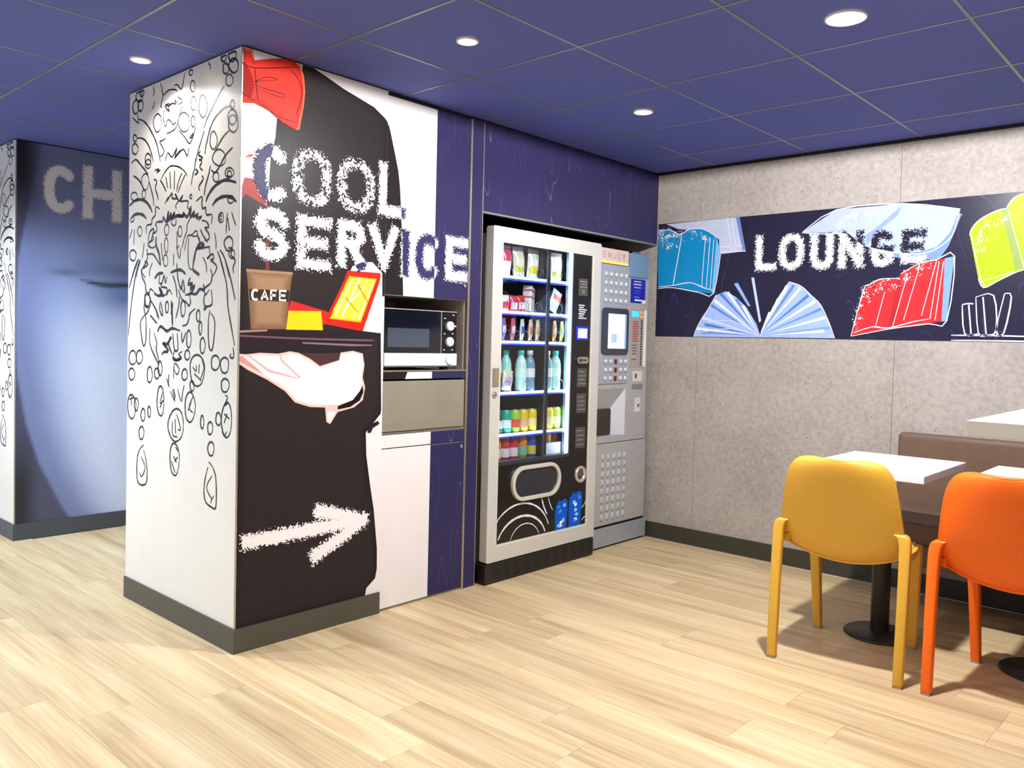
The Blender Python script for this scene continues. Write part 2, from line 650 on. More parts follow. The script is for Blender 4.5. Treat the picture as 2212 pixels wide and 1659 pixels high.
def worn_mesh(name, strokes, t, plane, lift, parent, wear=0.4, invert=None, urange=None, cell=0.0034, spread=0.022):
    """Lettering with a ragged edge: a fine sheet carrying its distance to the stroke edge."""
    pts = [p for s in strokes for p in s]
    u0, u1 = min(p[0] for p in pts) - t, max(p[0] for p in pts) + t
    v0, v1 = min(p[1] for p in pts) - t, max(p[1] for p in pts) + t
    if urange:
        u0, u1 = max(u0, urange[0]), min(u1, urange[1])
        if u1 - u0 < 0.004:
            return None
    nu, nv = max(2, int((u1 - u0) / cell)), max(2, int((v1 - v0) / cell))
    gu, gv = np.meshgrid(np.linspace(u0, u1, nu + 1), np.linspace(v0, v1, nv + 1))
    d = np.full(gu.shape, 9.0)
    for s in strokes:
        for (ax, ay), (bx, by) in zip(s[:-1], s[1:]):
            dx, dy = bx - ax, by - ay
            ln = math.hypot(dx, dy) + 1e-9
            if ln > t:      # straight stroke with square ends
                cu, cv = (ax + bx) / 2, (ay + by) / 2
                al = np.abs((gu - cu) * dx + (gv - cv) * dy) / ln - ln / 2
                pe = np.abs((gu - cu) * dy - (gv - cv) * dx) / ln
                d = np.minimum(d, np.maximum(pe, al))
            else:
                q = np.clip(((gu - ax) * dx + (gv - ay) * dy) / (ln * ln), 0, 1)
                d = np.minimum(d, np.hypot(gu - ax - q * dx, gv - ay - q * dy))
    e = t / 2 - d
    ok = e > -spread
    keep = ok[:-1, :-1] | ok[1:, :-1] | ok[:-1, 1:] | ok[1:, 1:]
    idx = np.arange(gu.size).reshape(gu.shape)
    jj, ii = np.nonzero(keep)
    faces = np.stack([idx[jj, ii], idx[jj, ii + 1], idx[jj + 1, ii + 1], idx[jj + 1, ii]], 1)
    used, inv = np.unique(faces, return_inverse=True)
    faces = inv.reshape(faces.shape)
    fu, fv, fe = gu.ravel()[used], gv.ravel()[used], e.ravel()[used]
    me = bpy.data.meshes.new(name)
    me.from_pydata([plane(float(a), float(b2), lift) for a, b2 in zip(fu, fv)], [], faces.tolist())
    iv = invert(fu, fv) if invert else np.zeros(len(fu))
    for nm, val in (('edge', fe), ('wear', np.full(len(fu), wear)), ('invert', iv)):
        at = me.attributes.new(nm, 'FLOAT', 'POINT')
        at.data.foreach_set('value', np.asarray(val, dtype=np.float32))
    return link(name, me, WORN, parent)


def letter_on(ch, bbox, wear, plane, lift, parent, t=None, **kw):
    """bbox = (u at the reading start, v low, u at the reading end, v high)."""
    u0, v0, u1, v1 = bbox
    w, h, sgn = abs(u1 - u0), v1 - v0, (1 if u1 > u0 else -1)
    t = t or 0.21 * h
    st = [[(u0 + sgn * p[0], v0 + p[1]) for p in s] for s in letter_strokes(ch, w, h, t)]
    return worn_mesh('letter', st, t, plane, lift, parent, wear, **kw)


# ------------------------------------------------------------------ outlines of the printed murals (metres)
DOODLE = [  # (pen width class, points as (depth along the panel, height)) in metres
    (1, [(0.705,2.385),(0.69,2.36),(0.675,2.327),(0.626,2.338),(0.564,2.33),(0.536,2.315)]),
    (1, [(0.675,2.327),(0.692,2.299),(0.698,2.281),(0.688,2.274)]),
    (1, [(0.475,2.385),(0.481,2.364),(0.503,2.32),(0.53,2.339),(0.551,2.349),(0.574,2.348)]),
    (1, [(0.528,2.258),(0.495,2.268),(0.539,2.296)]),
    (1, [(0.495,2.268),(0.501,2.235),(0.517,2.213)]),
    (1, [(0.662,2.262),(0.672,2.238),(0.661,2.195),(0.646,2.186),(0.63,2.209),(0.602,2.201),(0.58,2.182),(0.547,2.189),(0.544,2.205)]),
    (1, [(0.136,2.265),(0.176,2.241),(0.223,2.202),(0.276,2.155),(0.302,2.122)]),
    (1, [(0.296,2.114),(0.317,2.081),(0.347,2.037),(0.368,1.992)]),
    (1, [(0.642,2.151),(0.593,2.153),(0.553,2.162),(0.526,2.189)]),
    (1, [(0.525,2.149),(0.471,2.113),(0.418,2.077),(0.369,2.143)]),
    (1, [(0.645,2.132),(0.677,2.127),(0.705,2.125),(0.683,2.102),(0.661,2.08),(0.675,2.063),(0.704,2.058)]),
    (1, [(0.425,2.1),(0.393,2.116),(0.406,2.1),(0.425,2.1)]),
    (1, [(0.264,2.385),(0.266,2.381),(0.254,2.37),(0.251,2.354)]),
    (1, [(0.77,2.385),(0.773,2.372),(0.765,2.354),(0.78,2.341)]),
    (1, [(0.761,2.315),(0.768,2.296),(0.786,2.283)]),
    (1, [(0.992,2.278),(0.956,2.258),(0.925,2.243),(0.941,2.286)]),
    (2, [(0.663,2.27),(0.624,2.281),(0.614,2.267),(0.652,2.28),(0.638,2.258),(0.616,2.245),(0.624,2.268),(0.583,2.274),(0.555,2.266),(0.563,2.286),(0.528,2.258)]),
    (2, [(0.025,2.117),(0.06,2.16),(0.105,2.179),(0.157,2.171),(0.209,2.15),(0.244,2.118),(0.267,2.077),(0.285,2.035),(0.287,2.014)]),
    (2, [(0.094,2.081),(0.131,2.068),(0.171,2.042),(0.206,2.012)]),
    (2, [(0.064,2.011),(0.112,1.991),(0.151,1.964)]),
    (2, [(0.925,2.26),(0.879,2.246),(0.833,2.219),(0.787,2.179),(0.742,2.13),(0.719,2.088),(0.696,2.034)]),
    (2, [(0.939,2.175),(0.892,2.168),(0.846,2.148),(0.808,2.113),(0.784,2.077),(0.765,2.042)]),
    (2, [(0.646,2.033),(0.626,2.066),(0.584,2.041),(0.537,2.076),(0.556,2.038),(0.51,2.059),(0.563,2.032),(0.483,2.062),(0.443,2.026),(0.431,2.061)]),
    (2, [(0.328,2.032),(0.346,2.019),(0.308,2.002),(0.339,1.994)]),
    (1, [(0.693,2.195),(0.7,2.181),(0.713,2.173),(0.732,2.172),(0.748,2.179),(0.761,2.194),(0.77,2.213),(0.77,2.231),(0.759,2.244),(0.743,2.251),(0.726,2.252),(0.708,2.244),(0.694,2.229),(0.691,2.21),(0.694,2.193)]),
    (1, [(0.372,2.229),(0.378,2.219),(0.385,2.213),(0.395,2.212),(0.405,2.217),(0.411,2.227),(0.414,2.241),(0.415,2.253),(0.411,2.263),(0.402,2.269),(0.392,2.27),(0.382,2.264),(0.374,2.253),(0.37,2.24),(0.373,2.228)]),
    (1, [(0.38,2.156),(0.383,2.147),(0.388,2.143),(0.395,2.142),(0.402,2.146),(0.407,2.153),(0.411,2.165),(0.411,2.176),(0.407,2.184),(0.4,2.188),(0.393,2.188),(0.386,2.184),(0.381,2.176),(0.379,2.165),(0.38,2.154)]),
    (1, [(0.382,2.302),(0.385,2.293),(0.393,2.289),(0.403,2.291),(0.411,2.295),(0.419,2.304),(0.423,2.314),(0.422,2.325),(0.416,2.334),(0.409,2.338),(0.4,2.336),(0.391,2.331),(0.385,2.323),(0.383,2.312),(0.382,2.301)]),
    (1, [(0.274,2.195),(0.284,2.178),(0.298,2.168),(0.313,2.169),(0.329,2.18),(0.342,2.196),(0.346,2.215),(0.344,2.234),(0.337,2.252),(0.325,2.261),(0.308,2.259),(0.294,2.248),(0.283,2.232),(0.275,2.213),(0.275,2.193)]),
    (1, [(0.428,2.156),(0.436,2.14),(0.455,2.133),(0.48,2.135),(0.501,2.145),(0.519,2.161),(0.532,2.179),(0.529,2.197),(0.514,2.211),(0.494,2.218),(0.471,2.215),(0.447,2.203),(0.431,2.188),(0.427,2.171),(0.428,2.154)]),
    (1, [(0.188,2.047),(0.197,2.034),(0.208,2.026),(0.22,2.024),(0.234,2.032),(0.244,2.045),(0.247,2.061),(0.246,2.076),(0.241,2.088),(0.23,2.097),(0.216,2.097),(0.205,2.089),(0.195,2.076),(0.188,2.06),(0.189,2.045)]),
    (1, [(0.068,2.268),(0.076,2.262),(0.087,2.257),(0.099,2.257),(0.112,2.263),(0.121,2.272),(0.124,2.283),(0.123,2.292),(0.118,2.3),(0.107,2.304),(0.094,2.303),(0.083,2.298),(0.074,2.288),(0.067,2.277),(0.069,2.268)]),
    (1, [(0.118,1.968),(0.128,1.956),(0.149,1.95),(0.173,1.952),(0.195,1.96),(0.216,1.973),(0.225,1.987),(0.219,2.001),(0.206,2.012),(0.188,2.018),(0.164,2.016),(0.141,2.006),(0.127,1.994),(0.12,1.98),(0.119,1.966)]),
    (1, [(0.404,2.369),(0.407,2.364),(0.413,2.362),(0.42,2.363),(0.427,2.366),(0.433,2.371),(0.436,2.378),(0.435,2.384),(0.43,2.385),(0.425,2.385),(0.418,2.385),(0.411,2.385),(0.406,2.38),(0.404,2.374),(0.404,2.368)]),
    (2, [(0.126,2.371),(0.131,2.366),(0.137,2.363),(0.147,2.364),(0.155,2.367),(0.161,2.374),(0.165,2.382),(0.165,2.385),(0.161,2.385),(0.152,2.385),(0.144,2.385),(0.135,2.385),(0.127,2.385),(0.124,2.378),(0.127,2.371)]),
    (2, [(0.049,2.362),(0.054,2.354),(0.065,2.349),(0.079,2.35),(0.092,2.356),(0.101,2.366),(0.108,2.378),(0.108,2.385),(0.1,2.385),(0.087,2.385),(0.074,2.385),(0.06,2.385),(0.049,2.381),(0.046,2.37),(0.049,2.361)]),
    (2, [(0.031,2.316),(0.036,2.307),(0.05,2.302),(0.067,2.303),(0.081,2.311),(0.094,2.322),(0.103,2.335),(0.101,2.347),(0.09,2.355),(0.077,2.36),(0.061,2.358),(0.044,2.35),(0.033,2.338),(0.03,2.326),(0.031,2.315)]),
    (2, [(0.104,2.321),(0.11,2.314),(0.118,2.31),(0.128,2.312),(0.139,2.317),(0.146,2.324),(0.148,2.334),(0.148,2.344),(0.144,2.351),(0.135,2.354),(0.125,2.352),(0.116,2.347),(0.108,2.339),(0.103,2.329),(0.104,2.32)]),
    (2, [(0.027,2.087),(0.036,2.075),(0.051,2.07),(0.066,2.071),(0.083,2.079),(0.095,2.09),(0.099,2.105),(0.097,2.121),(0.091,2.133),(0.078,2.138),(0.06,2.136),(0.046,2.128),(0.035,2.117),(0.026,2.101),(0.027,2.086)]),
    (2, [(0.039,2.117),(0.046,2.107),(0.057,2.101),(0.072,2.101),(0.086,2.108),(0.096,2.119),(0.104,2.132),(0.104,2.145),(0.096,2.155),(0.082,2.16),(0.067,2.159),(0.052,2.152),(0.04,2.14),(0.037,2.128),(0.04,2.116)]),
    (2, [(0.059,2.172),(0.061,2.166),(0.066,2.162),(0.072,2.161),(0.078,2.165),(0.082,2.172),(0.085,2.179),(0.086,2.187),(0.082,2.193),(0.076,2.196),(0.07,2.197),(0.064,2.193),(0.059,2.186),(0.057,2.178),(0.059,2.171)]),
    (2, [(0.887,2.353),(0.893,2.344),(0.906,2.339),(0.922,2.339),(0.936,2.345),(0.95,2.356),(0.957,2.369),(0.954,2.38),(0.944,2.385),(0.932,2.385),(0.917,2.385),(0.901,2.385),(0.891,2.375),(0.887,2.363),(0.887,2.351)]),
    (2, [(0.928,2.308),(0.933,2.298),(0.946,2.292),(0.96,2.291),(0.973,2.296),(0.985,2.309),(0.991,2.324),(0.988,2.338),(0.98,2.347),(0.969,2.353),(0.955,2.354),(0.941,2.348),(0.933,2.336),(0.928,2.321),(0.928,2.307)]),
    (2, [(0.879,2.308),(0.887,2.299),(0.897,2.295),(0.909,2.295),(0.922,2.3),(0.931,2.309),(0.934,2.321),(0.933,2.334),(0.928,2.342),(0.918,2.346),(0.905,2.345),(0.894,2.34),(0.884,2.331),(0.878,2.318),(0.88,2.306)]),
    (2, [(0.872,2.367),(0.877,2.362),(0.885,2.36),(0.895,2.36),(0.905,2.363),(0.912,2.37),(0.915,2.378),(0.916,2.385),(0.911,2.385),(0.901,2.385),(0.891,2.385),(0.882,2.385),(0.873,2.381),(0.869,2.373),(0.872,2.367)]),
    (2, [(0.943,2.171),(0.948,2.166),(0.955,2.163),(0.964,2.163),(0.973,2.167),(0.979,2.173),(0.981,2.179),(0.981,2.186),(0.977,2.192),(0.97,2.195),(0.961,2.193),(0.953,2.189),(0.946,2.184),(0.942,2.177),(0.943,2.17)]),
    (2, [(0.929,2.117),(0.938,2.108),(0.949,2.103),(0.963,2.104),(0.979,2.11),(0.989,2.119),(0.992,2.129),(0.992,2.139),(0.986,2.148),(0.973,2.153),(0.958,2.152),(0.945,2.146),(0.933,2.136),(0.926,2.125),(0.929,2.116)]),
    (2, [(0.792,2.051),(0.798,2.041),(0.81,2.036),(0.823,2.037),(0.836,2.043),(0.847,2.052),(0.853,2.063),(0.849,2.075),(0.842,2.084),(0.832,2.089),(0.818,2.087),(0.805,2.081),(0.797,2.073),(0.793,2.061),(0.792,2.049)]),
    (1, [(0.791,2.032),(0.797,2.025),(0.81,2.021),(0.823,2.021),(0.835,2.025),(0.847,2.033),(0.852,2.042),(0.849,2.05),(0.841,2.057),(0.831,2.061),(0.818,2.061),(0.805,2.056),(0.797,2.049),(0.792,2.039),(0.792,2.031)]),
    (1, [(0.815,1.949),(0.822,1.937),(0.834,1.928),(0.852,1.926),(0.867,1.932),(0.879,1.946),(0.887,1.963),(0.888,1.979),(0.878,1.991),(0.862,1.999),(0.846,2.0),(0.829,1.993),(0.816,1.979),(0.812,1.963),(0.815,1.948)]),
    (1, [(0.845,1.899),(0.849,1.892),(0.856,1.888),(0.864,1.887),(0.873,1.89),(0.878,1.897),(0.881,1.906),(0.881,1.915),(0.878,1.922),(0.87,1.925),(0.861,1.926),(0.853,1.923),(0.846,1.916),(0.843,1.907),(0.845,1.898)]),
    (1, [(0.932,1.897),(0.937,1.89),(0.95,1.887),(0.966,1.888),(0.981,1.892),(0.993,1.898),(1.001,1.908),(1.0,1.917),(0.989,1.924),(0.975,1.927),(0.96,1.926),(0.944,1.921),(0.933,1.914),(0.93,1.906),(0.932,1.896)]),
    (1, [(0.052,1.905),(0.062,1.899),(0.075,1.895),(0.089,1.895),(0.105,1.9),(0.116,1.907),(0.119,1.916),(0.118,1.924),(0.112,1.93),(0.099,1.934),(0.083,1.933),(0.07,1.929),(0.059,1.921),(0.052,1.912),(0.053,1.904)]),
    (1, [(0.069,1.904),(0.074,1.9),(0.081,1.898),(0.088,1.899),(0.096,1.902),(0.101,1.906),(0.103,1.91),(0.102,1.916),(0.099,1.92),(0.093,1.922),(0.085,1.921),(0.078,1.918),(0.073,1.914),(0.069,1.909),(0.07,1.904)]),
    (1, [(0.172,1.901),(0.176,1.893),(0.184,1.89),(0.195,1.89),(0.205,1.894),(0.213,1.9),(0.219,1.909),(0.218,1.919),(0.211,1.926),(0.202,1.929),(0.192,1.928),(0.181,1.925),(0.174,1.918),(0.172,1.909),(0.172,1.9)]),
    (1, [(0.128,1.733),(0.132,1.726),(0.14,1.723),(0.149,1.722),(0.158,1.724),(0.166,1.731),(0.17,1.74),(0.168,1.749),(0.162,1.756),(0.155,1.76),(0.146,1.761),(0.137,1.758),(0.132,1.751),(0.129,1.742),(0.129,1.733)]),
    (1, [(0.145,1.738),(0.146,1.734),(0.149,1.732),(0.153,1.732),(0.156,1.733),(0.159,1.736),(0.161,1.741),(0.16,1.746),(0.158,1.749),(0.155,1.751),(0.152,1.751),(0.148,1.75),(0.145,1.747),(0.145,1.742),(0.145,1.737)]),
    (1, [(0.88,1.732),(0.884,1.724),(0.892,1.719),(0.903,1.717),(0.912,1.721),(0.919,1.729),(0.925,1.739),(0.925,1.748),(0.918,1.755),(0.909,1.761),(0.899,1.762),(0.889,1.758),(0.881,1.75),(0.879,1.74),(0.88,1.731)]),
    (1, [(0.609,1.718),(0.613,1.709),(0.62,1.703),(0.629,1.702),(0.638,1.705),(0.644,1.713),(0.649,1.725),(0.649,1.736),(0.644,1.745),(0.635,1.75),(0.626,1.751),(0.617,1.748),(0.609,1.739),(0.607,1.728),(0.609,1.716)]),
    (1, [(0.614,1.649),(0.616,1.636),(0.622,1.628),(0.63,1.626),(0.638,1.632),(0.644,1.643),(0.648,1.657),(0.647,1.671),(0.643,1.683),(0.636,1.691),(0.629,1.692),(0.621,1.686),(0.615,1.675),(0.613,1.662),(0.614,1.648)]),
    (1, [(0.614,1.583),(0.619,1.573),(0.627,1.568),(0.636,1.567),(0.646,1.57),(0.653,1.578),(0.656,1.59),(0.654,1.602),(0.651,1.612),(0.643,1.618),(0.633,1.618),(0.625,1.614),(0.618,1.606),(0.614,1.594),(0.614,1.582)]),
    (1, [(0.482,1.704),(0.486,1.696),(0.494,1.69),(0.502,1.689),(0.51,1.692),(0.517,1.7),(0.52,1.71),(0.518,1.719),(0.514,1.727),(0.508,1.732),(0.499,1.733),(0.491,1.73),(0.486,1.722),(0.483,1.712),(0.482,1.703)]),
    (1, [(0.037,1.584),(0.041,1.577),(0.049,1.573),(0.059,1.573),(0.069,1.577),(0.077,1.583),(0.082,1.59),(0.08,1.597),(0.074,1.604),(0.066,1.608),(0.056,1.608),(0.046,1.604),(0.039,1.598),(0.037,1.591),(0.037,1.584)]),
    (1, [(0.396,1.847),(0.398,1.844),(0.402,1.842),(0.406,1.843),(0.41,1.844),(0.414,1.847),(0.416,1.851),(0.415,1.855),(0.412,1.858),(0.409,1.86),(0.405,1.86),(0.4,1.858),(0.398,1.855),(0.397,1.851),(0.397,1.847)]),
    (1, [(0.048,1.8),(0.055,1.796),(0.063,1.793),(0.074,1.792),(0.086,1.795),(0.093,1.8),(0.096,1.807),(0.097,1.813),(0.092,1.818),(0.082,1.821),(0.07,1.821),(0.06,1.818),(0.05,1.812),(0.046,1.806),(0.049,1.8)]),
    (2, [(0.054,1.623),(0.06,1.613),(0.071,1.606),(0.087,1.604),(0.101,1.609),(0.111,1.619),(0.119,1.631),(0.12,1.643),(0.11,1.653),(0.096,1.659),(0.082,1.661),(0.066,1.655),(0.055,1.645),(0.051,1.633),(0.054,1.622)]),
    (2, [(0.941,1.623),(0.948,1.613),(0.959,1.608),(0.976,1.608),(0.991,1.612),(1.001,1.62),(1.008,1.631),(1.009,1.643),(1.0,1.653),(0.985,1.657),(0.97,1.657),(0.954,1.652),(0.941,1.644),(0.937,1.633),(0.941,1.622)]),
    (3, [(1.016,1.868),(0.963,1.886),(0.901,1.887),(0.839,1.871),(0.793,1.84),(0.774,1.816)]),
    (3, [(1.001,1.805),(0.962,1.822),(0.907,1.821),(0.861,1.81),(0.834,1.793)]),
    (3, [(0.032,1.869),(0.08,1.882),(0.126,1.889),(0.178,1.881),(0.225,1.863),(0.261,1.837),(0.276,1.817)]),
    (3, [(0.03,1.794),(0.061,1.811),(0.107,1.823),(0.153,1.823),(0.194,1.813),(0.221,1.796)]),
    (3, [(0.74,1.754),(0.725,1.769),(0.668,1.768),(0.661,1.787),(0.632,1.762),(0.612,1.808),(0.625,1.758),(0.585,1.799),(0.605,1.769),(0.55,1.796),(0.584,1.771),(0.529,1.782),(0.469,1.774),(0.476,1.79),(0.436,1.768),(0.405,1.808),(0.41,1.763),(0.372,1.787),(0.384,1.764),(0.34,1.772),(0.358,1.756),(0.308,1.76),(0.339,1.745)]),
    (3, [(0.543,1.783),(0.502,1.776),(0.462,1.776)]),
    (3, [(0.731,1.705),(0.73,1.665),(0.7,1.625),(0.684,1.572)]),
    (3, [(0.344,1.682),(0.324,1.653),(0.355,1.622),(0.373,1.58),(0.385,1.538)]),
    (3, [(0.355,1.625),(0.305,1.634),(0.287,1.639),(0.312,1.649),(0.33,1.629),(0.237,1.63)]),
    (1, [(1.009,1.805),(0.993,1.79),(0.965,1.798),(0.97,1.819)]),
    (1, [(0.687,1.956),(0.659,1.979),(0.617,1.999),(0.583,2.003),(0.521,1.991),(0.467,1.966),(0.437,1.94)]),
    (1, [(0.641,1.961),(0.622,1.911)]),
    (1, [(0.603,1.979),(0.594,1.905)]),
    (1, [(0.558,1.98),(0.56,1.898)]),
    (1, [(0.487,1.962),(0.52,1.928),(0.539,1.886)]),
    (1, [(0.457,1.952),(0.499,1.913),(0.525,1.879)]),
    (1, [(0.368,2.008),(0.377,1.967),(0.395,1.933),(0.404,1.9)]),
    (1, [(0.517,1.844),(0.544,1.827),(0.537,1.811)]),
    (1, [(0.584,1.771),(0.583,1.752),(0.556,1.74),(0.539,1.751),(0.543,1.783)]),
    (1, [(0.435,1.712),(0.466,1.674),(0.479,1.638)]),
    (1, [(0.41,1.76),(0.435,1.737),(0.441,1.71)]),
    (1, [(0.459,1.624),(0.434,1.685),(0.395,1.688),(0.357,1.704),(0.344,1.688),(0.369,1.68),(0.408,1.692)]),
    (1, [(0.421,1.681),(0.426,1.619),(0.417,1.557),(0.391,1.541)]),
    (1, [(0.2,1.685),(0.187,1.65),(0.186,1.615)]),
    (1, [(0.097,1.757),(0.104,1.717),(0.106,1.674)]),
    (1, [(0.065,1.757),(0.048,1.727),(0.03,1.7)]),
    (1, [(0.096,1.737),(0.08,1.684)]),
    (1, [(0.984,1.756),(1.012,1.713)]),
    (1, [(0.96,1.754),(0.966,1.683)]),
    (1, [(0.854,1.683),(0.871,1.614)]),
    (1, [(0.765,1.589),(0.794,1.554),(0.793,1.527)]),
    (1, [(0.295,1.591),(0.266,1.557),(0.262,1.524)]),
    (1, [(0.528,1.713),(0.529,1.638)]),
    (1, [(0.68,1.672),(0.664,1.594)]),
    (1, [(0.559,1.617),(0.558,1.567)]),
    (1, [(0.506,1.652),(0.526,1.634),(0.501,1.595),(0.492,1.642)]),
    (2, [(0.978,2.006),(0.926,1.984),(0.887,1.956),(0.863,1.93)]),
    (2, [(0.999,2.067),(0.952,2.078),(0.905,2.051),(0.85,2.015),(0.82,1.995)]),
    (2, [(0.811,1.961),(0.788,1.925),(0.765,1.88),(0.757,1.844)]),
    (2, [(0.698,1.954),(0.665,1.928),(0.636,1.896)]),
    (2, [(0.24,1.962),(0.257,1.923),(0.281,1.881),(0.289,1.843)]),
    (2, [(0.129,1.98),(0.168,1.947),(0.203,1.928),(0.234,1.943)]),
    (2, [(0.36,1.827),(0.31,1.842),(0.31,1.812),(0.3,1.79),(0.278,1.794),(0.268,1.763),(0.223,1.759),(0.228,1.721)]),
    (2, [(0.698,1.825),(0.738,1.839),(0.741,1.803),(0.774,1.786),(0.78,1.764),(0.829,1.761),(0.832,1.725)]),
    (2, [(0.648,1.843),(0.614,1.872),(0.628,1.854),(0.58,1.884),(0.579,1.862),(0.531,1.857),(0.552,1.878),(0.511,1.843),(0.478,1.865),(0.504,1.842),(0.431,1.835),(0.437,1.811),(0.411,1.797)]),
    (2, [(0.308,1.742),(0.271,1.736),(0.246,1.711),(0.282,1.71),(0.251,1.687),(0.244,1.663),(0.281,1.656)]),
    (2, [(0.319,1.707),(0.294,1.678),(0.256,1.649)]),
    (2, [(0.732,1.757),(0.725,1.73),(0.768,1.717),(0.76,1.693),(0.805,1.683),(0.812,1.67),(0.767,1.655),(0.73,1.665)]),
    (2, [(0.826,1.628),(0.766,1.628),(0.729,1.607),(0.692,1.576)]),
    (2, [(0.79,1.679),(0.754,1.739),(0.798,1.729),(0.812,1.69)]),
    (2, [(0.243,1.627),(0.236,1.591),(0.26,1.583),(0.212,1.599),(0.206,1.578),(0.23,1.576),(0.181,1.55),(0.187,1.527),(0.216,1.507)]),
    (2, [(0.174,1.609),(0.14,1.56),(0.11,1.498)]),
    (2, [(0.154,1.613),(0.112,1.573),(0.075,1.497)]),
    (2, [(0.91,1.612),(0.956,1.56),(0.979,1.527)]),
    (2, [(0.89,1.605),(0.924,1.559),(0.939,1.526)]),
    (2, [(0.826,1.655),(0.818,1.611),(0.862,1.57),(0.881,1.554),(0.838,1.523)]),
    (2, [(0.848,1.599),(0.81,1.584),(0.862,1.566)]),
    (2, [(0.34,2.001),(0.314,1.986),(0.332,1.967),(0.304,1.949)]),
    (2, [(0.37,1.963),(0.345,1.948),(0.376,1.939)]),
    (2, [(0.313,1.929),(0.3,1.913),(0.337,1.887),(0.33,1.868)]),
    (2, [(0.753,2.003),(0.71,2.004),(0.731,1.991),(0.695,1.999)]),
    (2, [(0.76,1.965),(0.73,1.952),(0.744,1.924),(0.721,1.886),(0.713,1.866)]),
    (2, [(0.09,1.615),(0.056,1.613),(0.066,1.588),(0.032,1.564),(0.048,1.536),(0.042,1.513)]),
    (3, [(0.585,1.536),(0.53,1.545),(0.483,1.543),(0.446,1.525)]),
    (3, [(0.741,1.516),(0.705,1.536),(0.655,1.537)]),
    (3, [(0.378,1.539),(0.324,1.517)]),
    (3, [(0.747,1.452),(0.71,1.438),(0.66,1.444),(0.696,1.474),(0.66,1.437),(0.631,1.443)]),
    (3, [(0.403,1.509),(0.422,1.479),(0.383,1.484),(0.402,1.457),(0.364,1.474),(0.395,1.442),(0.447,1.436)]),
    (3, [(0.402,1.442),(0.35,1.438),(0.319,1.458),(0.282,1.454),(0.288,1.478)]),
    (3, [(0.575,1.413),(0.567,1.359),(0.562,1.302)]),
    (3, [(0.564,1.404),(0.573,1.353)]),
    (3, [(0.706,1.275),(0.685,1.298),(0.656,1.295),(0.613,1.279),(0.565,1.292),(0.49,1.282)]),
    (3, [(0.66,1.172),(0.646,1.185),(0.597,1.193),(0.654,1.227),(0.612,1.221),(0.571,1.254),(0.598,1.225),(0.562,1.178)]),
    (3, [(0.555,1.165),(0.52,1.154),(0.473,1.166)]),
    (2, [(0.528,1.577),(0.519,1.52),(0.509,1.494)]),
    (2, [(0.564,1.524),(0.535,1.482),(0.52,1.425)]),
    (2, [(0.523,1.529),(0.488,1.459),(0.469,1.502),(0.454,1.446),(0.508,1.488)]),
    (2, [(0.691,1.532),(0.697,1.497),(0.668,1.493),(0.648,1.527),(0.633,1.492),(0.619,1.52)]),
    (2, [(0.668,1.496),(0.675,1.477),(0.618,1.469),(0.624,1.437),(0.597,1.462),(0.569,1.439)]),
    (2, [(0.874,1.559),(0.877,1.536),(0.838,1.494),(0.829,1.461),(0.799,1.45),(0.784,1.47),(0.747,1.456)]),
    (2, [(0.229,1.539),(0.216,1.512),(0.227,1.48),(0.276,1.46),(0.269,1.433),(0.239,1.453)]),
    (2, [(0.837,1.454),(0.843,1.398),(0.79,1.387),(0.783,1.427),(0.822,1.451)]),
    (2, [(0.851,1.398),(0.834,1.354),(0.79,1.38)]),
    (2, [(0.269,1.433),(0.281,1.424),(0.274,1.388),(0.213,1.393),(0.221,1.453)]),
    (2, [(0.274,1.388),(0.279,1.37),(0.249,1.385)]),
    (2, [(0.834,1.354),(0.88,1.324),(0.883,1.29),(0.858,1.22),(0.842,1.21),(0.824,1.241),(0.826,1.331),(0.834,1.354)]),
    (2, [(0.23,1.369),(0.241,1.325),(0.239,1.25),(0.226,1.208),(0.202,1.215),(0.187,1.319),(0.224,1.358)]),
    (2, [(0.782,1.35),(0.714,1.313)]),
    (2, [(0.783,1.42),(0.723,1.373),(0.708,1.34)]),
    (2, [(0.508,1.46),(0.48,1.421),(0.433,1.402),(0.413,1.389),(0.397,1.405),(0.408,1.433)]),
    (2, [(0.5,1.431),(0.506,1.387),(0.532,1.334)]),
    (2, [(0.47,1.303),(0.431,1.309),(0.412,1.331),(0.403,1.355),(0.355,1.377)]),
    (2, [(0.784,1.291),(0.782,1.218),(0.71,1.144),(0.688,1.135),(0.719,1.2),(0.712,1.223),(0.743,1.271)]),
    (2, [(0.557,1.27),(0.542,1.201),(0.508,1.201),(0.516,1.271)]),
    (2, [(0.476,1.277),(0.468,1.231),(0.436,1.278)]),
    (2, [(0.535,1.201),(0.555,1.162),(0.52,1.151),(0.473,1.165),(0.501,1.18),(0.467,1.193)]),
    (2, [(1.016,1.255),(0.984,1.409),(0.939,1.545),(0.894,1.61)]),
    (2, [(1.01,1.479),(0.971,1.546),(0.918,1.611)]),
    (2, [(0.152,1.574),(0.098,1.476),(0.084,1.383),(0.053,1.296),(0.028,1.227)]),
    (2, [(0.112,1.572),(0.076,1.513),(0.052,1.463),(0.028,1.408)]),
    (2, [(0.039,1.221),(0.033,1.181),(0.061,1.181),(0.056,1.195)]),
    (2, [(0.681,1.412),(0.687,1.373),(0.657,1.347),(0.673,1.405)]),
    (2, [(0.745,1.39),(0.716,1.367),(0.693,1.331)]),
    (2, [(0.601,1.377),(0.605,1.368),(0.61,1.362),(0.617,1.361),(0.624,1.363),(0.628,1.371),(0.63,1.382),(0.631,1.394),(0.628,1.403),(0.622,1.408),(0.615,1.41),(0.609,1.407),(0.603,1.399),(0.6,1.388),(0.601,1.376)]),
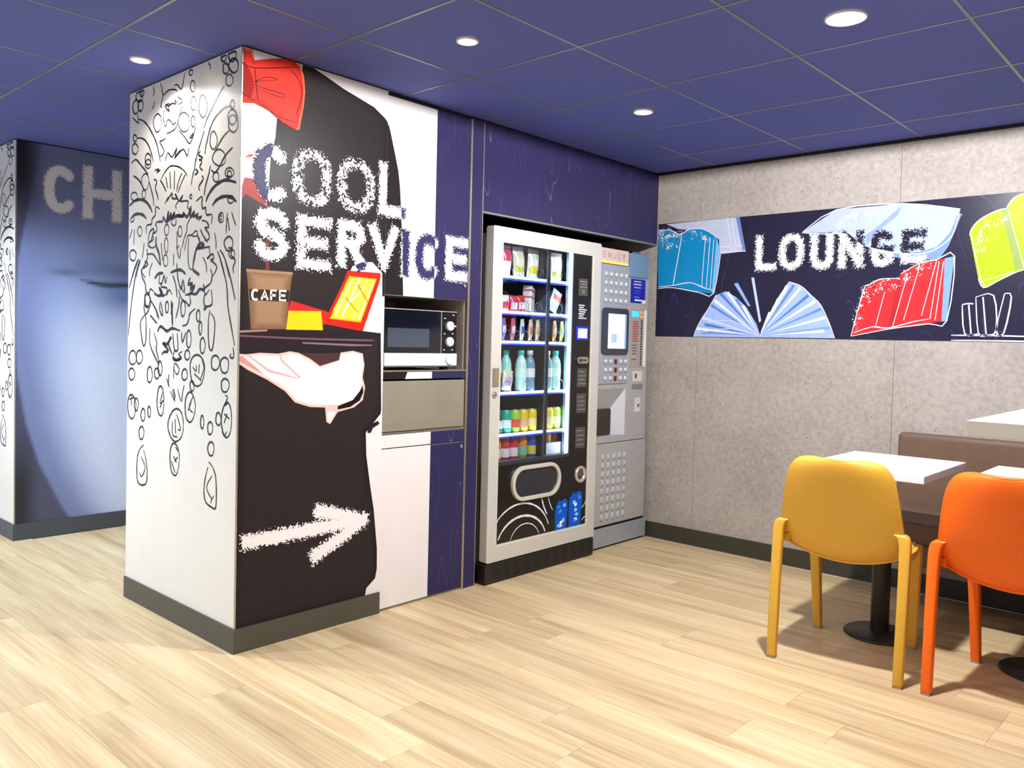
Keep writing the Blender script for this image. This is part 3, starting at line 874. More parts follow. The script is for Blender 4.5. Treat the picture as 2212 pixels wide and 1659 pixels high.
    (2, [(0.446,1.367),(0.451,1.355),(0.458,1.347),(0.466,1.343),(0.475,1.347),(0.481,1.358),(0.484,1.373),(0.485,1.388),(0.481,1.401),(0.473,1.409),(0.464,1.412),(0.456,1.408),(0.449,1.396),(0.445,1.381),(0.446,1.366)]),
    (2, [(0.314,1.339),(0.316,1.33),(0.322,1.324),(0.329,1.322),(0.336,1.325),(0.341,1.332),(0.345,1.343),(0.344,1.354),(0.34,1.362),(0.334,1.368),(0.328,1.37),(0.32,1.367),(0.316,1.359),(0.314,1.348),(0.314,1.338)]),
    (2, [(0.297,1.286),(0.299,1.277),(0.303,1.27),(0.309,1.267),(0.314,1.27),(0.318,1.279),(0.321,1.291),(0.321,1.303),(0.318,1.313),(0.313,1.319),(0.308,1.321),(0.302,1.318),(0.298,1.309),(0.296,1.297),(0.297,1.285)]),
    (2, [(0.39,1.236),(0.394,1.222),(0.402,1.213),(0.41,1.21),(0.419,1.214),(0.426,1.225),(0.429,1.242),(0.427,1.26),(0.424,1.274),(0.417,1.282),(0.408,1.284),(0.4,1.28),(0.394,1.269),(0.39,1.252),(0.39,1.234)]),
    (2, [(0.267,1.214),(0.272,1.201),(0.28,1.192),(0.289,1.189),(0.299,1.193),(0.306,1.204),(0.308,1.218),(0.308,1.231),(0.305,1.243),(0.296,1.252),(0.286,1.255),(0.278,1.25),(0.27,1.239),(0.265,1.226),(0.267,1.212)]),
    (2, [(0.399,1.173),(0.403,1.165),(0.412,1.16),(0.422,1.158),(0.432,1.16),(0.44,1.166),(0.445,1.175),(0.442,1.185),(0.437,1.193),(0.429,1.198),(0.419,1.2),(0.409,1.197),(0.402,1.191),(0.399,1.182),(0.399,1.172)]),
    (2, [(0.788,1.411),(0.795,1.4),(0.803,1.394),(0.815,1.391),(0.827,1.395),(0.835,1.404),(0.838,1.417),(0.839,1.43),(0.834,1.441),(0.823,1.447),(0.811,1.449),(0.8,1.446),(0.791,1.437),(0.786,1.423),(0.788,1.41)]),
    (2, [(0.925,1.142),(0.933,1.129),(0.95,1.121),(0.967,1.118),(0.984,1.121),(0.999,1.13),(1.006,1.145),(1.001,1.161),(0.992,1.174),(0.979,1.181),(0.961,1.184),(0.944,1.18),(0.933,1.17),(0.927,1.156),(0.926,1.14)]),
    (2, [(0.859,1.148),(0.868,1.136),(0.88,1.128),(0.894,1.124),(0.909,1.127),(0.919,1.137),(0.923,1.151),(0.923,1.164),(0.917,1.176),(0.904,1.184),(0.889,1.187),(0.876,1.184),(0.864,1.173),(0.857,1.16),(0.86,1.146)]),
    (2, [(0.941,1.066),(0.95,1.055),(0.962,1.047),(0.976,1.044),(0.992,1.048),(1.002,1.057),(1.006,1.068),(1.007,1.079),(1.0,1.09),(0.986,1.098),(0.971,1.1),(0.957,1.096),(0.945,1.087),(0.938,1.077),(0.942,1.065)]),
    (2, [(0.146,1.146),(0.155,1.134),(0.167,1.127),(0.182,1.124),(0.197,1.127),(0.208,1.135),(0.211,1.149),(0.211,1.164),(0.205,1.175),(0.192,1.182),(0.177,1.184),(0.163,1.181),(0.151,1.172),(0.144,1.159),(0.147,1.144)]),
    (2, [(0.074,1.138),(0.08,1.125),(0.091,1.117),(0.106,1.115),(0.12,1.118),(0.13,1.127),(0.137,1.141),(0.138,1.156),(0.129,1.169),(0.115,1.176),(0.101,1.178),(0.087,1.175),(0.075,1.166),(0.072,1.151),(0.075,1.136)]),
    (2, [(0.068,1.059),(0.076,1.048),(0.086,1.041),(0.1,1.039),(0.114,1.041),(0.123,1.048),(0.127,1.06),(0.128,1.074),(0.122,1.084),(0.109,1.091),(0.095,1.093),(0.082,1.09),(0.071,1.083),(0.065,1.071),(0.069,1.058)]),
    (2, [(0.418,1.089),(0.423,1.08),(0.434,1.073),(0.445,1.07),(0.456,1.072),(0.465,1.08),(0.469,1.09),(0.466,1.1),(0.461,1.109),(0.453,1.115),(0.441,1.118),(0.43,1.115),(0.423,1.107),(0.419,1.097),(0.418,1.087)]),
    (2, [(0.754,1.07),(0.762,1.056),(0.772,1.046),(0.783,1.042),(0.795,1.046),(0.804,1.058),(0.806,1.073),(0.806,1.088),(0.801,1.102),(0.792,1.111),(0.779,1.115),(0.769,1.111),(0.76,1.099),(0.754,1.083),(0.755,1.068)]),
    (2, [(0.683,1.081),(0.69,1.071),(0.698,1.065),(0.71,1.063),(0.721,1.067),(0.729,1.073),(0.732,1.083),(0.733,1.093),(0.728,1.103),(0.717,1.109),(0.706,1.11),(0.695,1.106),(0.686,1.099),(0.681,1.09),(0.683,1.079)]),
    (2, [(0.657,1.102),(0.662,1.089),(0.67,1.08),(0.678,1.079),(0.688,1.084),(0.695,1.093),(0.697,1.106),(0.696,1.121),(0.693,1.135),(0.686,1.142),(0.676,1.143),(0.668,1.138),(0.661,1.128),(0.657,1.115),(0.657,1.1)]),
    (2, [(0.273,1.098),(0.287,1.07),(0.308,1.055),(0.335,1.05),(0.363,1.057),(0.381,1.075),(0.391,1.104),(0.394,1.137),(0.381,1.164),(0.354,1.179),(0.327,1.182),(0.3,1.174),(0.277,1.155),(0.267,1.126),(0.274,1.094)]),
    (2, [(0.346,0.943),(0.358,0.918),(0.374,0.899),(0.394,0.893),(0.415,0.901),(0.429,0.921),(0.434,0.947),(0.435,0.973),(0.427,0.998),(0.409,1.016),(0.388,1.022),(0.369,1.012),(0.353,0.992),(0.343,0.967),(0.347,0.941)]),
    (2, [(0.45,0.856),(0.461,0.829),(0.488,0.807),(0.521,0.797),(0.55,0.803),(0.577,0.824),(0.594,0.854),(0.589,0.885),(0.568,0.912),(0.542,0.933),(0.51,0.942),(0.478,0.934),(0.457,0.912),(0.45,0.882),(0.45,0.852)]),
    (2, [(0.636,0.946),(0.642,0.919),(0.655,0.902),(0.67,0.899),(0.684,0.907),(0.697,0.925),(0.704,0.954),(0.701,0.987),(0.693,1.014),(0.682,1.029),(0.666,1.031),(0.652,1.023),(0.642,1.004),(0.637,0.975),(0.636,0.943)]),
    (2, [(0.927,0.905),(0.938,0.881),(0.953,0.865),(0.973,0.861),(0.994,0.869),(1.007,0.886),(1.013,0.908),(1.014,0.933),(1.006,0.957),(0.987,0.973),(0.967,0.975),(0.948,0.966),(0.931,0.949),(0.923,0.927),(0.928,0.902)]),
    (2, [(0.899,0.925),(0.904,0.914),(0.911,0.905),(0.921,0.902),(0.931,0.906),(0.937,0.915),(0.942,0.927),(0.942,0.939),(0.937,0.95),(0.928,0.959),(0.918,0.961),(0.908,0.957),(0.9,0.947),(0.897,0.936),(0.9,0.924)]),
    (2, [(0.826,0.883),(0.83,0.872),(0.838,0.863),(0.848,0.86),(0.857,0.863),(0.865,0.872),(0.87,0.884),(0.868,0.896),(0.862,0.907),(0.855,0.915),(0.845,0.918),(0.835,0.914),(0.829,0.905),(0.826,0.893),(0.826,0.881)]),
    (2, [(0.768,0.902),(0.772,0.891),(0.777,0.884),(0.783,0.883),(0.79,0.887),(0.794,0.894),(0.796,0.904),(0.797,0.915),(0.794,0.925),(0.788,0.932),(0.782,0.933),(0.775,0.929),(0.77,0.921),(0.767,0.912),(0.769,0.901)]),
    (2, [(0.837,0.797),(0.843,0.786),(0.851,0.777),(0.863,0.773),(0.874,0.775),(0.882,0.784),(0.886,0.797),(0.888,0.81),(0.882,0.821),(0.871,0.83),(0.859,0.834),(0.848,0.831),(0.838,0.822),(0.834,0.809),(0.837,0.796)]),
    (2, [(0.044,0.912),(0.05,0.886),(0.065,0.865),(0.083,0.857),(0.1,0.864),(0.115,0.886),(0.125,0.916),(0.122,0.945),(0.111,0.972),(0.096,0.991),(0.079,0.999),(0.06,0.99),(0.048,0.967),(0.044,0.938),(0.044,0.909)]),
    (2, [(0.127,0.92),(0.132,0.909),(0.14,0.902),(0.149,0.901),(0.158,0.904),(0.166,0.911),(0.169,0.921),(0.167,0.934),(0.163,0.945),(0.156,0.951),(0.146,0.952),(0.138,0.948),(0.132,0.941),(0.127,0.931),(0.127,0.919)]),
    (2, [(0.195,0.876),(0.2,0.866),(0.207,0.859),(0.216,0.857),(0.226,0.858),(0.232,0.866),(0.234,0.877),(0.235,0.89),(0.231,0.9),(0.223,0.906),(0.213,0.909),(0.205,0.906),(0.198,0.899),(0.193,0.887),(0.195,0.875)]),
    (2, [(0.268,0.896),(0.272,0.885),(0.277,0.877),(0.283,0.875),(0.29,0.879),(0.295,0.887),(0.297,0.898),(0.296,0.91),(0.293,0.921),(0.289,0.928),(0.282,0.93),(0.276,0.926),(0.272,0.917),(0.269,0.906),(0.269,0.895)]),
    (2, [(0.183,0.791),(0.187,0.779),(0.195,0.772),(0.207,0.77),(0.218,0.772),(0.226,0.78),(0.232,0.791),(0.232,0.805),(0.225,0.818),(0.215,0.825),(0.204,0.827),(0.192,0.824),(0.183,0.816),(0.181,0.804),(0.183,0.79)]),
    (2, [(0.358,1.043),(0.362,1.034),(0.368,1.028),(0.376,1.027),(0.384,1.03),(0.389,1.036),(0.393,1.045),(0.393,1.055),(0.389,1.064),(0.382,1.069),(0.374,1.07),(0.366,1.067),(0.359,1.061),(0.356,1.052),(0.359,1.042)]),
    (2, [(0.486,0.701),(0.496,0.671),(0.51,0.652),(0.53,0.648),(0.549,0.656),(0.562,0.676),(0.569,0.704),(0.571,0.738),(0.562,0.768),(0.544,0.786),(0.525,0.788),(0.506,0.779),(0.49,0.76),(0.482,0.731),(0.487,0.697)]),
    (2, [(0.838,0.75),(0.881,0.722),(0.903,0.68),(0.907,0.612),(0.894,0.569),(0.85,0.561),(0.807,0.576),(0.797,0.626),(0.815,0.69),(0.837,0.726)]),
    (2, [(0.224,0.743),(0.189,0.723),(0.163,0.684),(0.156,0.604),(0.163,0.559),(0.193,0.558),(0.246,0.574),(0.261,0.624),(0.245,0.686),(0.228,0.721)]),
    (1, [(0.864,0.694),(0.819,0.647),(0.856,0.599),(0.879,0.618)]),
    (1, [(0.193,0.689),(0.239,0.635),(0.194,0.594),(0.178,0.61)]),
    (1, [(0.194,0.594),(0.202,0.574)]),
    (1, [(0.373,1.13),(0.34,1.112),(0.341,1.14)]),
    (1, [(0.358,1.102),(0.295,1.075)]),
    (1, [(0.314,1.143),(0.318,1.104)]),
    (1, [(0.293,1.165),(0.274,1.127),(0.304,1.079)]),
    (1, [(0.649,1.006),(0.674,0.953),(0.633,0.975)]),
    (1, [(0.673,0.935),(0.648,0.969)]),
    (1, [(0.551,0.884),(0.55,0.825),(0.501,0.819)]),
    (1, [(0.513,0.919),(0.473,0.855),(0.502,0.853)]),
    (1, [(0.527,0.896),(0.521,0.833)]),
    (1, [(0.365,1.005),(0.4,0.955),(0.363,0.935)]),
    (1, [(0.383,0.978),(0.409,0.941)]),
    (1, [(0.103,0.951),(0.061,0.934)]),
    (1, [(0.078,0.953),(0.102,0.914)]),
    (1, [(0.097,1.026),(0.076,1.019),(0.1,0.985),(0.075,0.995)]),
    (1, [(0.118,0.883),(0.1,0.861),(0.08,0.882)]),
    (1, [(1.0,0.951),(0.937,0.965)]),
    (1, [(0.972,0.972),(0.976,0.923)]),
    (1, [(0.538,0.731),(0.508,0.707)]),
    (1, [(0.527,0.709),(0.499,0.731)]),
    (1, [(0.557,0.706),(0.521,0.66)]),
    (1, [(0.519,0.774),(0.495,0.758)]),
    (1, [(0.591,1.087),(0.595,1.037)]),
    (1, [(0.611,1.068),(0.585,1.033)]),
    (1, [(0.574,1.015),(0.529,0.972),(0.555,1.025)]),
    (1, [(0.545,1.026),(0.525,0.991)]),
    (1, [(0.506,1.028),(0.471,0.976),(0.458,1.022),(0.445,1.049)]),
    (1, [(0.546,1.071),(0.538,1.139),(0.494,1.114),(0.518,1.091),(0.548,1.121)]),
]
WAITER = [  # printed shapes on the front panels: name, colour, outline as (along the wall, height)
    ('jacket', '262122', [(0.273,2.403),(0.326,2.396),(0.393,2.372),(0.48,2.343),(0.57,2.321),(0.645,2.302),(0.707,2.267),(0.737,2.239),(0.753,2.189),(0.775,2.117),(0.796,2.045),(0.808,1.97),(0.816,1.878),(0.824,1.779),(0.834,1.585),(0.84,1.473),(0.702,1.461),(0.718,0.943),(0.715,0.925),(0.633,0.844),(0.638,0.741),(0.663,0.601),(0.687,0.483),(0.709,0.305),(0.711,0.211),(0.702,0.167),(0.652,0.13),(0.646,0.091),(0.0,0.08),(-0.006,1.349),(-0.006,1.714),(0.003,1.82),(0.02,1.889),(0.049,1.886),(0.113,1.789),(0.123,1.864),(0.13,1.986),(0.15,2.07),(0.156,2.145),(0.255,2.296)]),
    ('vest', '9a2b26', [(0.016,1.888),(0.056,1.89),(0.113,1.806),(0.11,1.789),(0.021,1.826),(-0.004,1.78),(-0.005,1.812)]),
    ('flick', 'e0402e', [(0.015,1.966),(0.033,1.981),(0.054,1.987),(0.047,1.974)]),
    ('straw', '6e3733', [(0.113,1.789),(0.13,1.792),(0.131,1.529),(0.114,1.528)]),
    ('box_back', 'dcdadd', [(0.529,1.559),(0.542,1.585),(0.596,1.609),(0.652,1.612),(0.708,1.568),(0.715,1.294),(0.604,1.3)]),
    ('cup', '7a5a42', [(0.03,1.53),(0.24,1.531),(0.233,1.493),(0.213,1.299),(0.053,1.293),(0.036,1.481)]),
    ('cup_lid', '9c7a5e', [(0.028,1.532),(0.241,1.535),(0.24,1.524),(0.031,1.52)]),
    ('cup_band', '3a2a20', [(0.043,1.453),(0.227,1.459),(0.223,1.411),(0.048,1.41)]),
    ('red_packet', 'c92a2a', [(0.234,1.417),(0.421,1.378),(0.396,1.321),(0.217,1.367)]),
    ('yellow_packet', 'f2c01e', [(0.223,1.375),(0.382,1.38),(0.393,1.299),(0.213,1.297)]),
    ('fries_box', 'd8261f', [(0.515,1.564),(0.699,1.567),(0.697,1.536),(0.604,1.3),(0.396,1.327),(0.415,1.365),(0.5,1.524)]),
    ('fries', 'f0a818', [(0.524,1.541),(0.677,1.539),(0.592,1.339),(0.425,1.35)]),
    ('fry', 'fbe3a0', [(0.537,1.527),(0.549,1.528),(0.46,1.364),(0.448,1.363)]),
    ('fry', 'fff3d0', [(0.579,1.536),(0.589,1.536),(0.491,1.354),(0.482,1.354)]),
    ('fry', 'fbd668', [(0.612,1.527),(0.626,1.528),(0.554,1.351),(0.541,1.35)]),
    ('fry', 'fff0c0', [(0.65,1.518),(0.659,1.519),(0.586,1.352),(0.577,1.352)]),
    ('fry', 'fbd668', [(0.513,1.492),(0.521,1.493),(0.45,1.391),(0.443,1.39)]),
    ('fry', 'fff6e0', [(0.594,1.486),(0.605,1.487),(0.511,1.404),(0.5,1.404)]),
    ('fry', 'd88410', [(0.567,1.507),(0.575,1.508),(0.633,1.433),(0.624,1.432)]),
    ('fry', 'd88410', [(0.501,1.448),(0.508,1.448),(0.577,1.385),(0.57,1.385)]),
    ('tray', '2a2226', [(-0.01,1.285),(0.291,1.298),(0.603,1.302),(0.706,1.294),(0.706,1.284),(0.672,1.262),(0.661,1.236),(0.578,1.212),(0.418,1.201),(0.173,1.199),(-0.009,1.205)]),
    ('tray_shine', '6b5058', [(-0.01,1.271),(0.291,1.265),(0.577,1.265),(0.668,1.264),(0.668,1.257),(0.577,1.256),(0.291,1.257),(-0.01,1.264)]),
    ('tray_rim', 'a57a70', [(-0.01,1.287),(0.126,1.295),(0.126,1.288),(-0.01,1.278)]),
    ('tray_edge', '80686e', [(0.292,1.247),(0.577,1.242),(0.658,1.241),(0.659,1.236),(0.55,1.233),(0.292,1.24)]),
    ('hand', 'dfb0a8', [(-0.009,1.197),(0.033,1.194),(0.093,1.201),(0.179,1.198),(0.232,1.208),(0.274,1.202),(0.33,1.178),(0.381,1.146),(0.471,1.173),(0.484,1.204),(0.55,1.213),(0.606,1.201),(0.617,1.15),(0.608,1.094),(0.623,1.049),(0.611,0.992),(0.563,0.961),(0.476,0.944),(0.438,0.893),(0.418,0.904),(0.41,0.967),(0.334,0.972),(0.26,0.994),(0.211,1.043),(0.129,1.091),(0.039,1.133),(-0.008,1.163)]),
    ('hand_shade', '4a3234', [(0.28,1.202),(0.332,1.179),(0.383,1.147),(0.478,1.171),(0.486,1.204),(0.418,1.201),(0.342,1.2)]),
    ('finger_shade', 'd9a9a4', [(0.033,1.192),(0.042,1.194),(0.14,1.132),(0.273,1.097),(0.275,1.091),(0.134,1.122)]),
    ('finger_shade', 'd9a9a4', [(0.179,1.197),(0.187,1.196),(0.2,1.171),(0.287,1.099),(0.278,1.095),(0.19,1.166)]),
    ('finger_shade', 'c98f88', [(-0.008,1.187),(0.016,1.188),(0.072,1.147),(0.117,1.11),(0.05,1.143),(-0.008,1.172)]),
    ('palm_shade', 'e4b7ae', [(0.334,0.972),(0.41,0.967),(0.413,0.956),(0.424,0.947),(0.476,0.947),(0.563,0.961),(0.611,0.992),(0.621,1.046),(0.603,1.027),(0.555,0.994),(0.475,0.977),(0.41,0.978)]),
    ('cuff_gap', '1d1618', [(0.555,0.994),(0.593,1.033),(0.609,1.06),(0.613,1.026),(0.594,0.991),(0.543,0.964),(0.476,0.955),(0.475,0.97)]),
    ('bow_tie', 'd8281c', [(-0.011,2.387),(0.041,2.39),(0.052,2.351),(0.115,2.374),(0.175,2.391),(0.23,2.395),(0.261,2.386),(0.278,2.343),(0.284,2.282),(0.277,2.219),(0.266,2.162),(0.259,2.121),(0.235,2.121),(0.18,2.136),(0.118,2.17),(0.055,2.185),(-0.008,2.174)]),
    ('bow_knot', 'a81a14', [(-0.01,2.328),(0.02,2.323),(0.042,2.29),(0.05,2.246),(0.036,2.197),(-0.008,2.213)]),
    ('bow_edge', 'f06a50', [(0.233,2.395),(0.261,2.386),(0.278,2.343),(0.284,2.282),(0.278,2.219),(0.267,2.162),(0.259,2.121),(0.239,2.12),(0.25,2.131),(0.259,2.174),(0.27,2.217),(0.276,2.28),(0.271,2.334),(0.254,2.374)]),
    ('bow_edge', 'f06a50', [(-0.011,2.387),(0.041,2.39),(0.052,2.351),(0.041,2.361),(0.033,2.38),(-0.011,2.378)]),
    ('cuff_button', '2a2226', [(0.645,0.875),(0.698,0.894),(0.708,0.88),(0.67,0.862),(0.66,0.842),(0.642,0.843)]),
]
BOW_LINES = [(0.004,[(-0.005,2.333),(0.053,2.322),(0.258,2.379)]),(0.004,[(0.053,2.325),(0.061,2.249),(0.069,2.195)]),(0.003,[(0.043,2.267),(0.154,2.301),(0.101,2.298),(0.054,2.257),(0.178,2.25),(0.17,2.235),(0.05,2.246)]),(0.004,[(0.215,2.354),(0.255,2.323),(0.268,2.265),(0.242,2.177)]),(0.003,[(0.073,2.193),(0.156,2.158),(0.25,2.148)]),(0.003,[(-0.007,2.216),(0.029,2.199),(0.058,2.196)])]
SERVICE_LETTERS = [('C',(0.056,1.809,0.216,2.036),0.3),('O',(0.227,1.815,0.426,2.057),0.75),('O',(0.45,1.815,0.655,2.06),0.75),('L',(0.677,1.829,0.844,2.068),0.25),('S',(0.056,1.571,0.221,1.789),0.35),('E',(0.253,1.55,0.427,1.778),0.5),('R',(0.456,1.576,0.608,1.784),0.3),('V',(0.627,1.584,0.806,1.788),0.2),('I',(0.822,1.563,0.872,1.781),0.2),('C',(0.909,1.558,1.07,1.778),0.25),('E',(1.103,1.564,1.265,1.783),0.45)]
CAFE_LETTERS = [('C',(0.051,1.408,0.087,1.455),0.3),('A',(0.092,1.409,0.129,1.456),0.3),('F',(0.135,1.41,0.169,1.458),0.3),('E',(0.175,1.412,0.214,1.459),0.3)]
ARROW = [[(0.052,0.441),(0.307,0.445),(0.575,0.452)],[(0.394,0.519),(0.617,0.45)],[(0.617,0.447),(0.508,0.39),(0.375,0.331)]]
BOOKS = [  # printed shapes on the lounge banner: name, colour, outline as (along the wall, height)
    ('grey_book', 'b9c0d6', [(-0.067,2.061),(-0.339,2.073),(-0.583,2.068),(-0.63,1.856),(-0.454,1.846),(-0.45,1.939),(-0.342,2.0),(-0.157,2.024)]),
    ('grey_book_edge', '6f83b8', [(-0.558,2.069),(-0.583,2.069),(-0.633,1.853),(-0.613,1.852)]),
    ('cyan_book', '1787bd', [(-0.004,2.024),(-0.094,2.023),(-0.171,1.988),(-0.244,2.018),(-0.341,2.01),(-0.438,1.951),(-0.465,1.844),(-0.422,1.602),(-0.32,1.615),(-0.132,1.658),(-0.017,1.655)]),
    ('cyan_book_edge', '7fb4dd', [(-0.432,1.951),(-0.465,1.844),(-0.43,1.602),(-0.411,1.613)]),
    ('page_fan', '9db6ea', [(-0.294,1.329),(-0.327,1.411),(-0.384,1.496),(-0.44,1.591),(-0.508,1.616),(-0.578,1.578),(-0.648,1.515),(-0.718,1.412),(-0.742,1.349),(-0.782,1.433),(-0.841,1.553),(-0.91,1.657),(-0.972,1.645),(-1.034,1.589),(-1.096,1.53),(-1.148,1.433),(-1.189,1.335)]),
    ('page', 'dfe8fb', [(-0.696,1.347),(-0.317,1.393),(-0.315,1.374)]),
    ('page', 'c8d6f5', [(-0.7,1.353),(-0.353,1.463),(-0.347,1.444)]),
    ('page', '5f84cc', [(-0.705,1.361),(-0.412,1.541),(-0.401,1.525)]),
    ('page', 'e9f0fd', [(-0.707,1.364),(-0.441,1.567),(-0.429,1.552)]),
    ('page', '4f77c4', [(-0.711,1.368),(-0.482,1.607),(-0.467,1.595)]),
    ('page', 'dfe8fb', [(-0.715,1.369),(-0.528,1.614),(-0.512,1.603)]),
    ('page', '6f90d6', [(-0.721,1.365),(-0.587,1.573),(-0.57,1.563)]),
    ('page', 'eef3fe', [(-0.725,1.361),(-0.634,1.53),(-0.616,1.521)]),
    ('page', 'eef3fe', [(-0.743,1.357),(-0.81,1.479),(-0.792,1.487)]),
    ('page', 'e6edfc', [(-0.748,1.365),(-0.86,1.559),(-0.843,1.568)]),
    ('page', 'f4f7ff', [(-0.753,1.373),(-0.909,1.632),(-0.892,1.642)]),
    ('page', '5a80cc', [(-0.758,1.373),(-0.949,1.636),(-0.934,1.646)]),
    ('page', 'e6edfc', [(-0.762,1.372),(-0.99,1.619),(-0.976,1.631)]),
    ('page', '4f77c4', [(-0.767,1.367),(-1.036,1.573),(-1.024,1.587)]),
    ('page', 'e9f0fd', [(-0.771,1.364),(-1.076,1.537),(-1.066,1.553)]),
    ('page', '6a8cd2', [(-0.775,1.359),(-1.111,1.493),(-1.103,1.509)]),
    ('page', 'dfe8fb', [(-0.778,1.354),(-1.136,1.444),(-1.13,1.461)]),
    ('page', '7f9de0', [(-0.781,1.348),(-1.161,1.386),(-1.158,1.403)]),
    ('page', '5578c0', [(-0.701,1.349),(-0.371,1.42),(-0.367,1.401)]),
    ('page', '6f90d6', [(-0.699,1.345),(-0.341,1.372),(-0.34,1.353)]),
    ('page', 'eef3fe', [(-0.778,1.346),(-1.132,1.367),(-1.13,1.384)]),
    ('upright_page', '8ea8dc', [(-0.562,1.66),(-0.586,1.666),(-0.674,1.525),(-0.661,1.519)]),
    ('upright_page', 'b9c8ee', [(-0.674,1.694),(-0.692,1.694),(-0.747,1.433),(-0.734,1.422)]),
    ('lavender_book', 'b0bde6', [(-0.981,1.944),(-1.173,2.059),(-1.526,2.059),(-1.807,2.007),(-1.794,1.939),(-1.765,1.863),(-1.703,1.805),(-1.621,1.787),(-1.492,1.803),(-1.33,1.845),(-1.244,1.921)]),
    ('lavender_shade', '8ea3dc', [(-1.337,1.91),(-1.526,2.05),(-1.502,1.998),(-1.408,1.923),(-1.348,1.849)]),
    ('lavender_under', '7c95d6', [(-1.385,1.823),(-1.519,1.796),(-1.62,1.796),(-1.702,1.818),(-1.764,1.889),(-1.793,1.974),(-1.812,1.972),(-1.759,1.819),(-1.717,1.756),(-1.622,1.754),(-1.493,1.776)]),
    ('red_book', 'c63236', [(-1.28,1.348),(-1.339,1.602),(-1.366,1.629),(-1.427,1.66),(-1.515,1.661),(-1.54,1.697),(-1.623,1.738),(-1.713,1.752),(-1.761,1.758),(-1.741,1.431),(-1.676,1.421),(-1.482,1.392),(-1.303,1.356)]),
    ('red_book_edge', '7ea2e0', [(-1.743,1.757),(-1.789,1.766),(-1.764,1.434),(-1.74,1.43)]),
    ('red_book_shade', 'b02c30', [(-1.515,1.661),(-1.54,1.697),(-1.507,1.402),(-1.477,1.395)]),
    ('lime_book', 'a9c71c', [(-1.856,1.865),(-1.862,1.899),(-1.902,1.947),(-1.976,1.983),(-2.013,1.989),(-2.041,2.036),(-2.101,2.059),(-2.169,2.048),(-2.182,1.705),(-2.126,1.691),(-2.055,1.668),(-1.983,1.629),(-1.927,1.601),(-1.902,1.649)]),
    ('lime_shade', '93a85a', [(-1.991,1.982),(-2.021,1.988),(-2.098,1.692),(-2.066,1.676)]),
]
BOOK_LINES = [(0.006,[(-0.004,2.022),(-0.094,2.023),(-0.171,1.988),(-0.244,2.018),(-0.341,2.01),(-0.438,1.951)]),(0.006,[(-0.132,1.663),(-0.184,1.968)]),(0.006,[(-0.017,1.655),(-0.132,1.661),(-0.257,1.676),(-0.355,1.641),(-0.421,1.623)]),(0.006,[(-0.017,1.644),(-0.133,1.647),(-0.32,1.613),(-0.422,1.602),(-0.465,1.844)]),(0.006,[(-0.981,1.944),(-1.173,2.057),(-1.526,2.059),(-1.807,2.005)]),(0.006,[(-0.981,1.942),(-1.12,1.925),(-1.244,1.924),(-1.337,1.908),(-1.526,2.058)]),(0.006,[(-1.358,1.834),(-1.492,1.801),(-1.621,1.787),(-1.703,1.81),(-1.773,1.871),(-1.801,1.973),(-1.816,1.972)]),(0.006,[(-1.28,1.348),(-1.339,1.602),(-1.366,1.629),(-1.427,1.66),(-1.515,1.661)]),(0.006,[(-1.531,1.684),(-1.623,1.738),(-1.705,1.752),(-1.789,1.766),(-1.764,1.434),(-1.676,1.419),(-1.482,1.39),(-1.28,1.348)]),(0.006,[(-1.293,1.367),(-1.392,1.401),(-1.477,1.395),(-1.601,1.429),(-1.676,1.443)]),(0.006,[(-1.856,1.865),(-1.862,1.899),(-1.902,1.947),(-1.976,1.983),(-2.013,1.989)]),(0.006,[(-2.013,1.989),(-2.041,2.036),(-2.085,2.055)]),(0.006,[(-1.902,1.649),(-1.927,1.601),(-1.983,1.629),(-2.055,1.668),(-2.099,1.683)]),(0.006,[(-0.294,1.329),(-0.327,1.411),(-0.384,1.496),(-0.445,1.596)]),(0.006,[(-0.91,1.662),(-0.983,1.635),(-1.045,1.58),(-1.106,1.52),(-1.159,1.414),(-1.191,1.335)]),(0.006,[(-0.91,1.657),(-0.841,1.553),(-0.782,1.433),(-0.744,1.341)]),(0.004,[(-0.355,1.956),(-0.34,1.652)]),(0.004,[(-0.389,1.954),(-0.373,1.641)]),(0.004,[(-0.415,1.942),(-0.4,1.629)]),(0.004,[(-0.503,2.066),(-0.539,1.871)]),(0.004,[(-0.532,2.069),(-0.568,1.864)]),(0.004,[(-0.458,1.891),(-0.612,1.888)]),(0.004,[(-0.459,1.86),(-0.63,1.856)]),(0.004,[(-1.566,1.687),(-1.499,1.402)]),(0.004,[(-1.623,1.72),(-1.554,1.438)]),(0.004,[(-1.705,1.748),(-1.642,1.461)]),(0.004,[(-1.717,1.743),(-1.684,1.443)]),(0.004,[(-1.738,1.742),(-1.709,1.438)]),(0.004,[(-1.452,1.59),(-1.41,1.401)]),(0.004,[(-1.863,1.865),(-1.914,1.648),(-1.934,1.613)]),(0.004,[(-2.021,1.98),(-2.101,1.692)]),(0.004,[(-1.915,1.631),(-2.055,1.677)]),(0.004,[(-0.329,1.357),(-0.54,1.385),(-0.731,1.346)]),(0.004,[(-0.375,1.421),(-0.561,1.432),(-0.731,1.351)]),(0.007,[(-1.834,1.517),(-1.851,1.369),(-1.913,1.37)]),(0.007,[(-1.834,1.517),(-1.861,1.522),(-1.887,1.52)]),(0.007,[(-1.864,1.516),(-1.88,1.369)]),(0.007,[(-1.895,1.554),(-1.913,1.374),(-1.955,1.364),(-1.992,1.39),(-1.974,1.561),(-1.895,1.554)]),(0.007,[(-1.927,1.554),(-1.948,1.368)]),(0.007,[(-2.022,1.569),(-2.052,1.552),(-2.026,1.375),(-1.992,1.388),(-2.022,1.569)]),(0.007,[(-1.788,1.36),(-1.955,1.361),(-2.196,1.357)]),(0.007,[(-1.789,1.332),(-1.956,1.335),(-2.197,1.334)])]
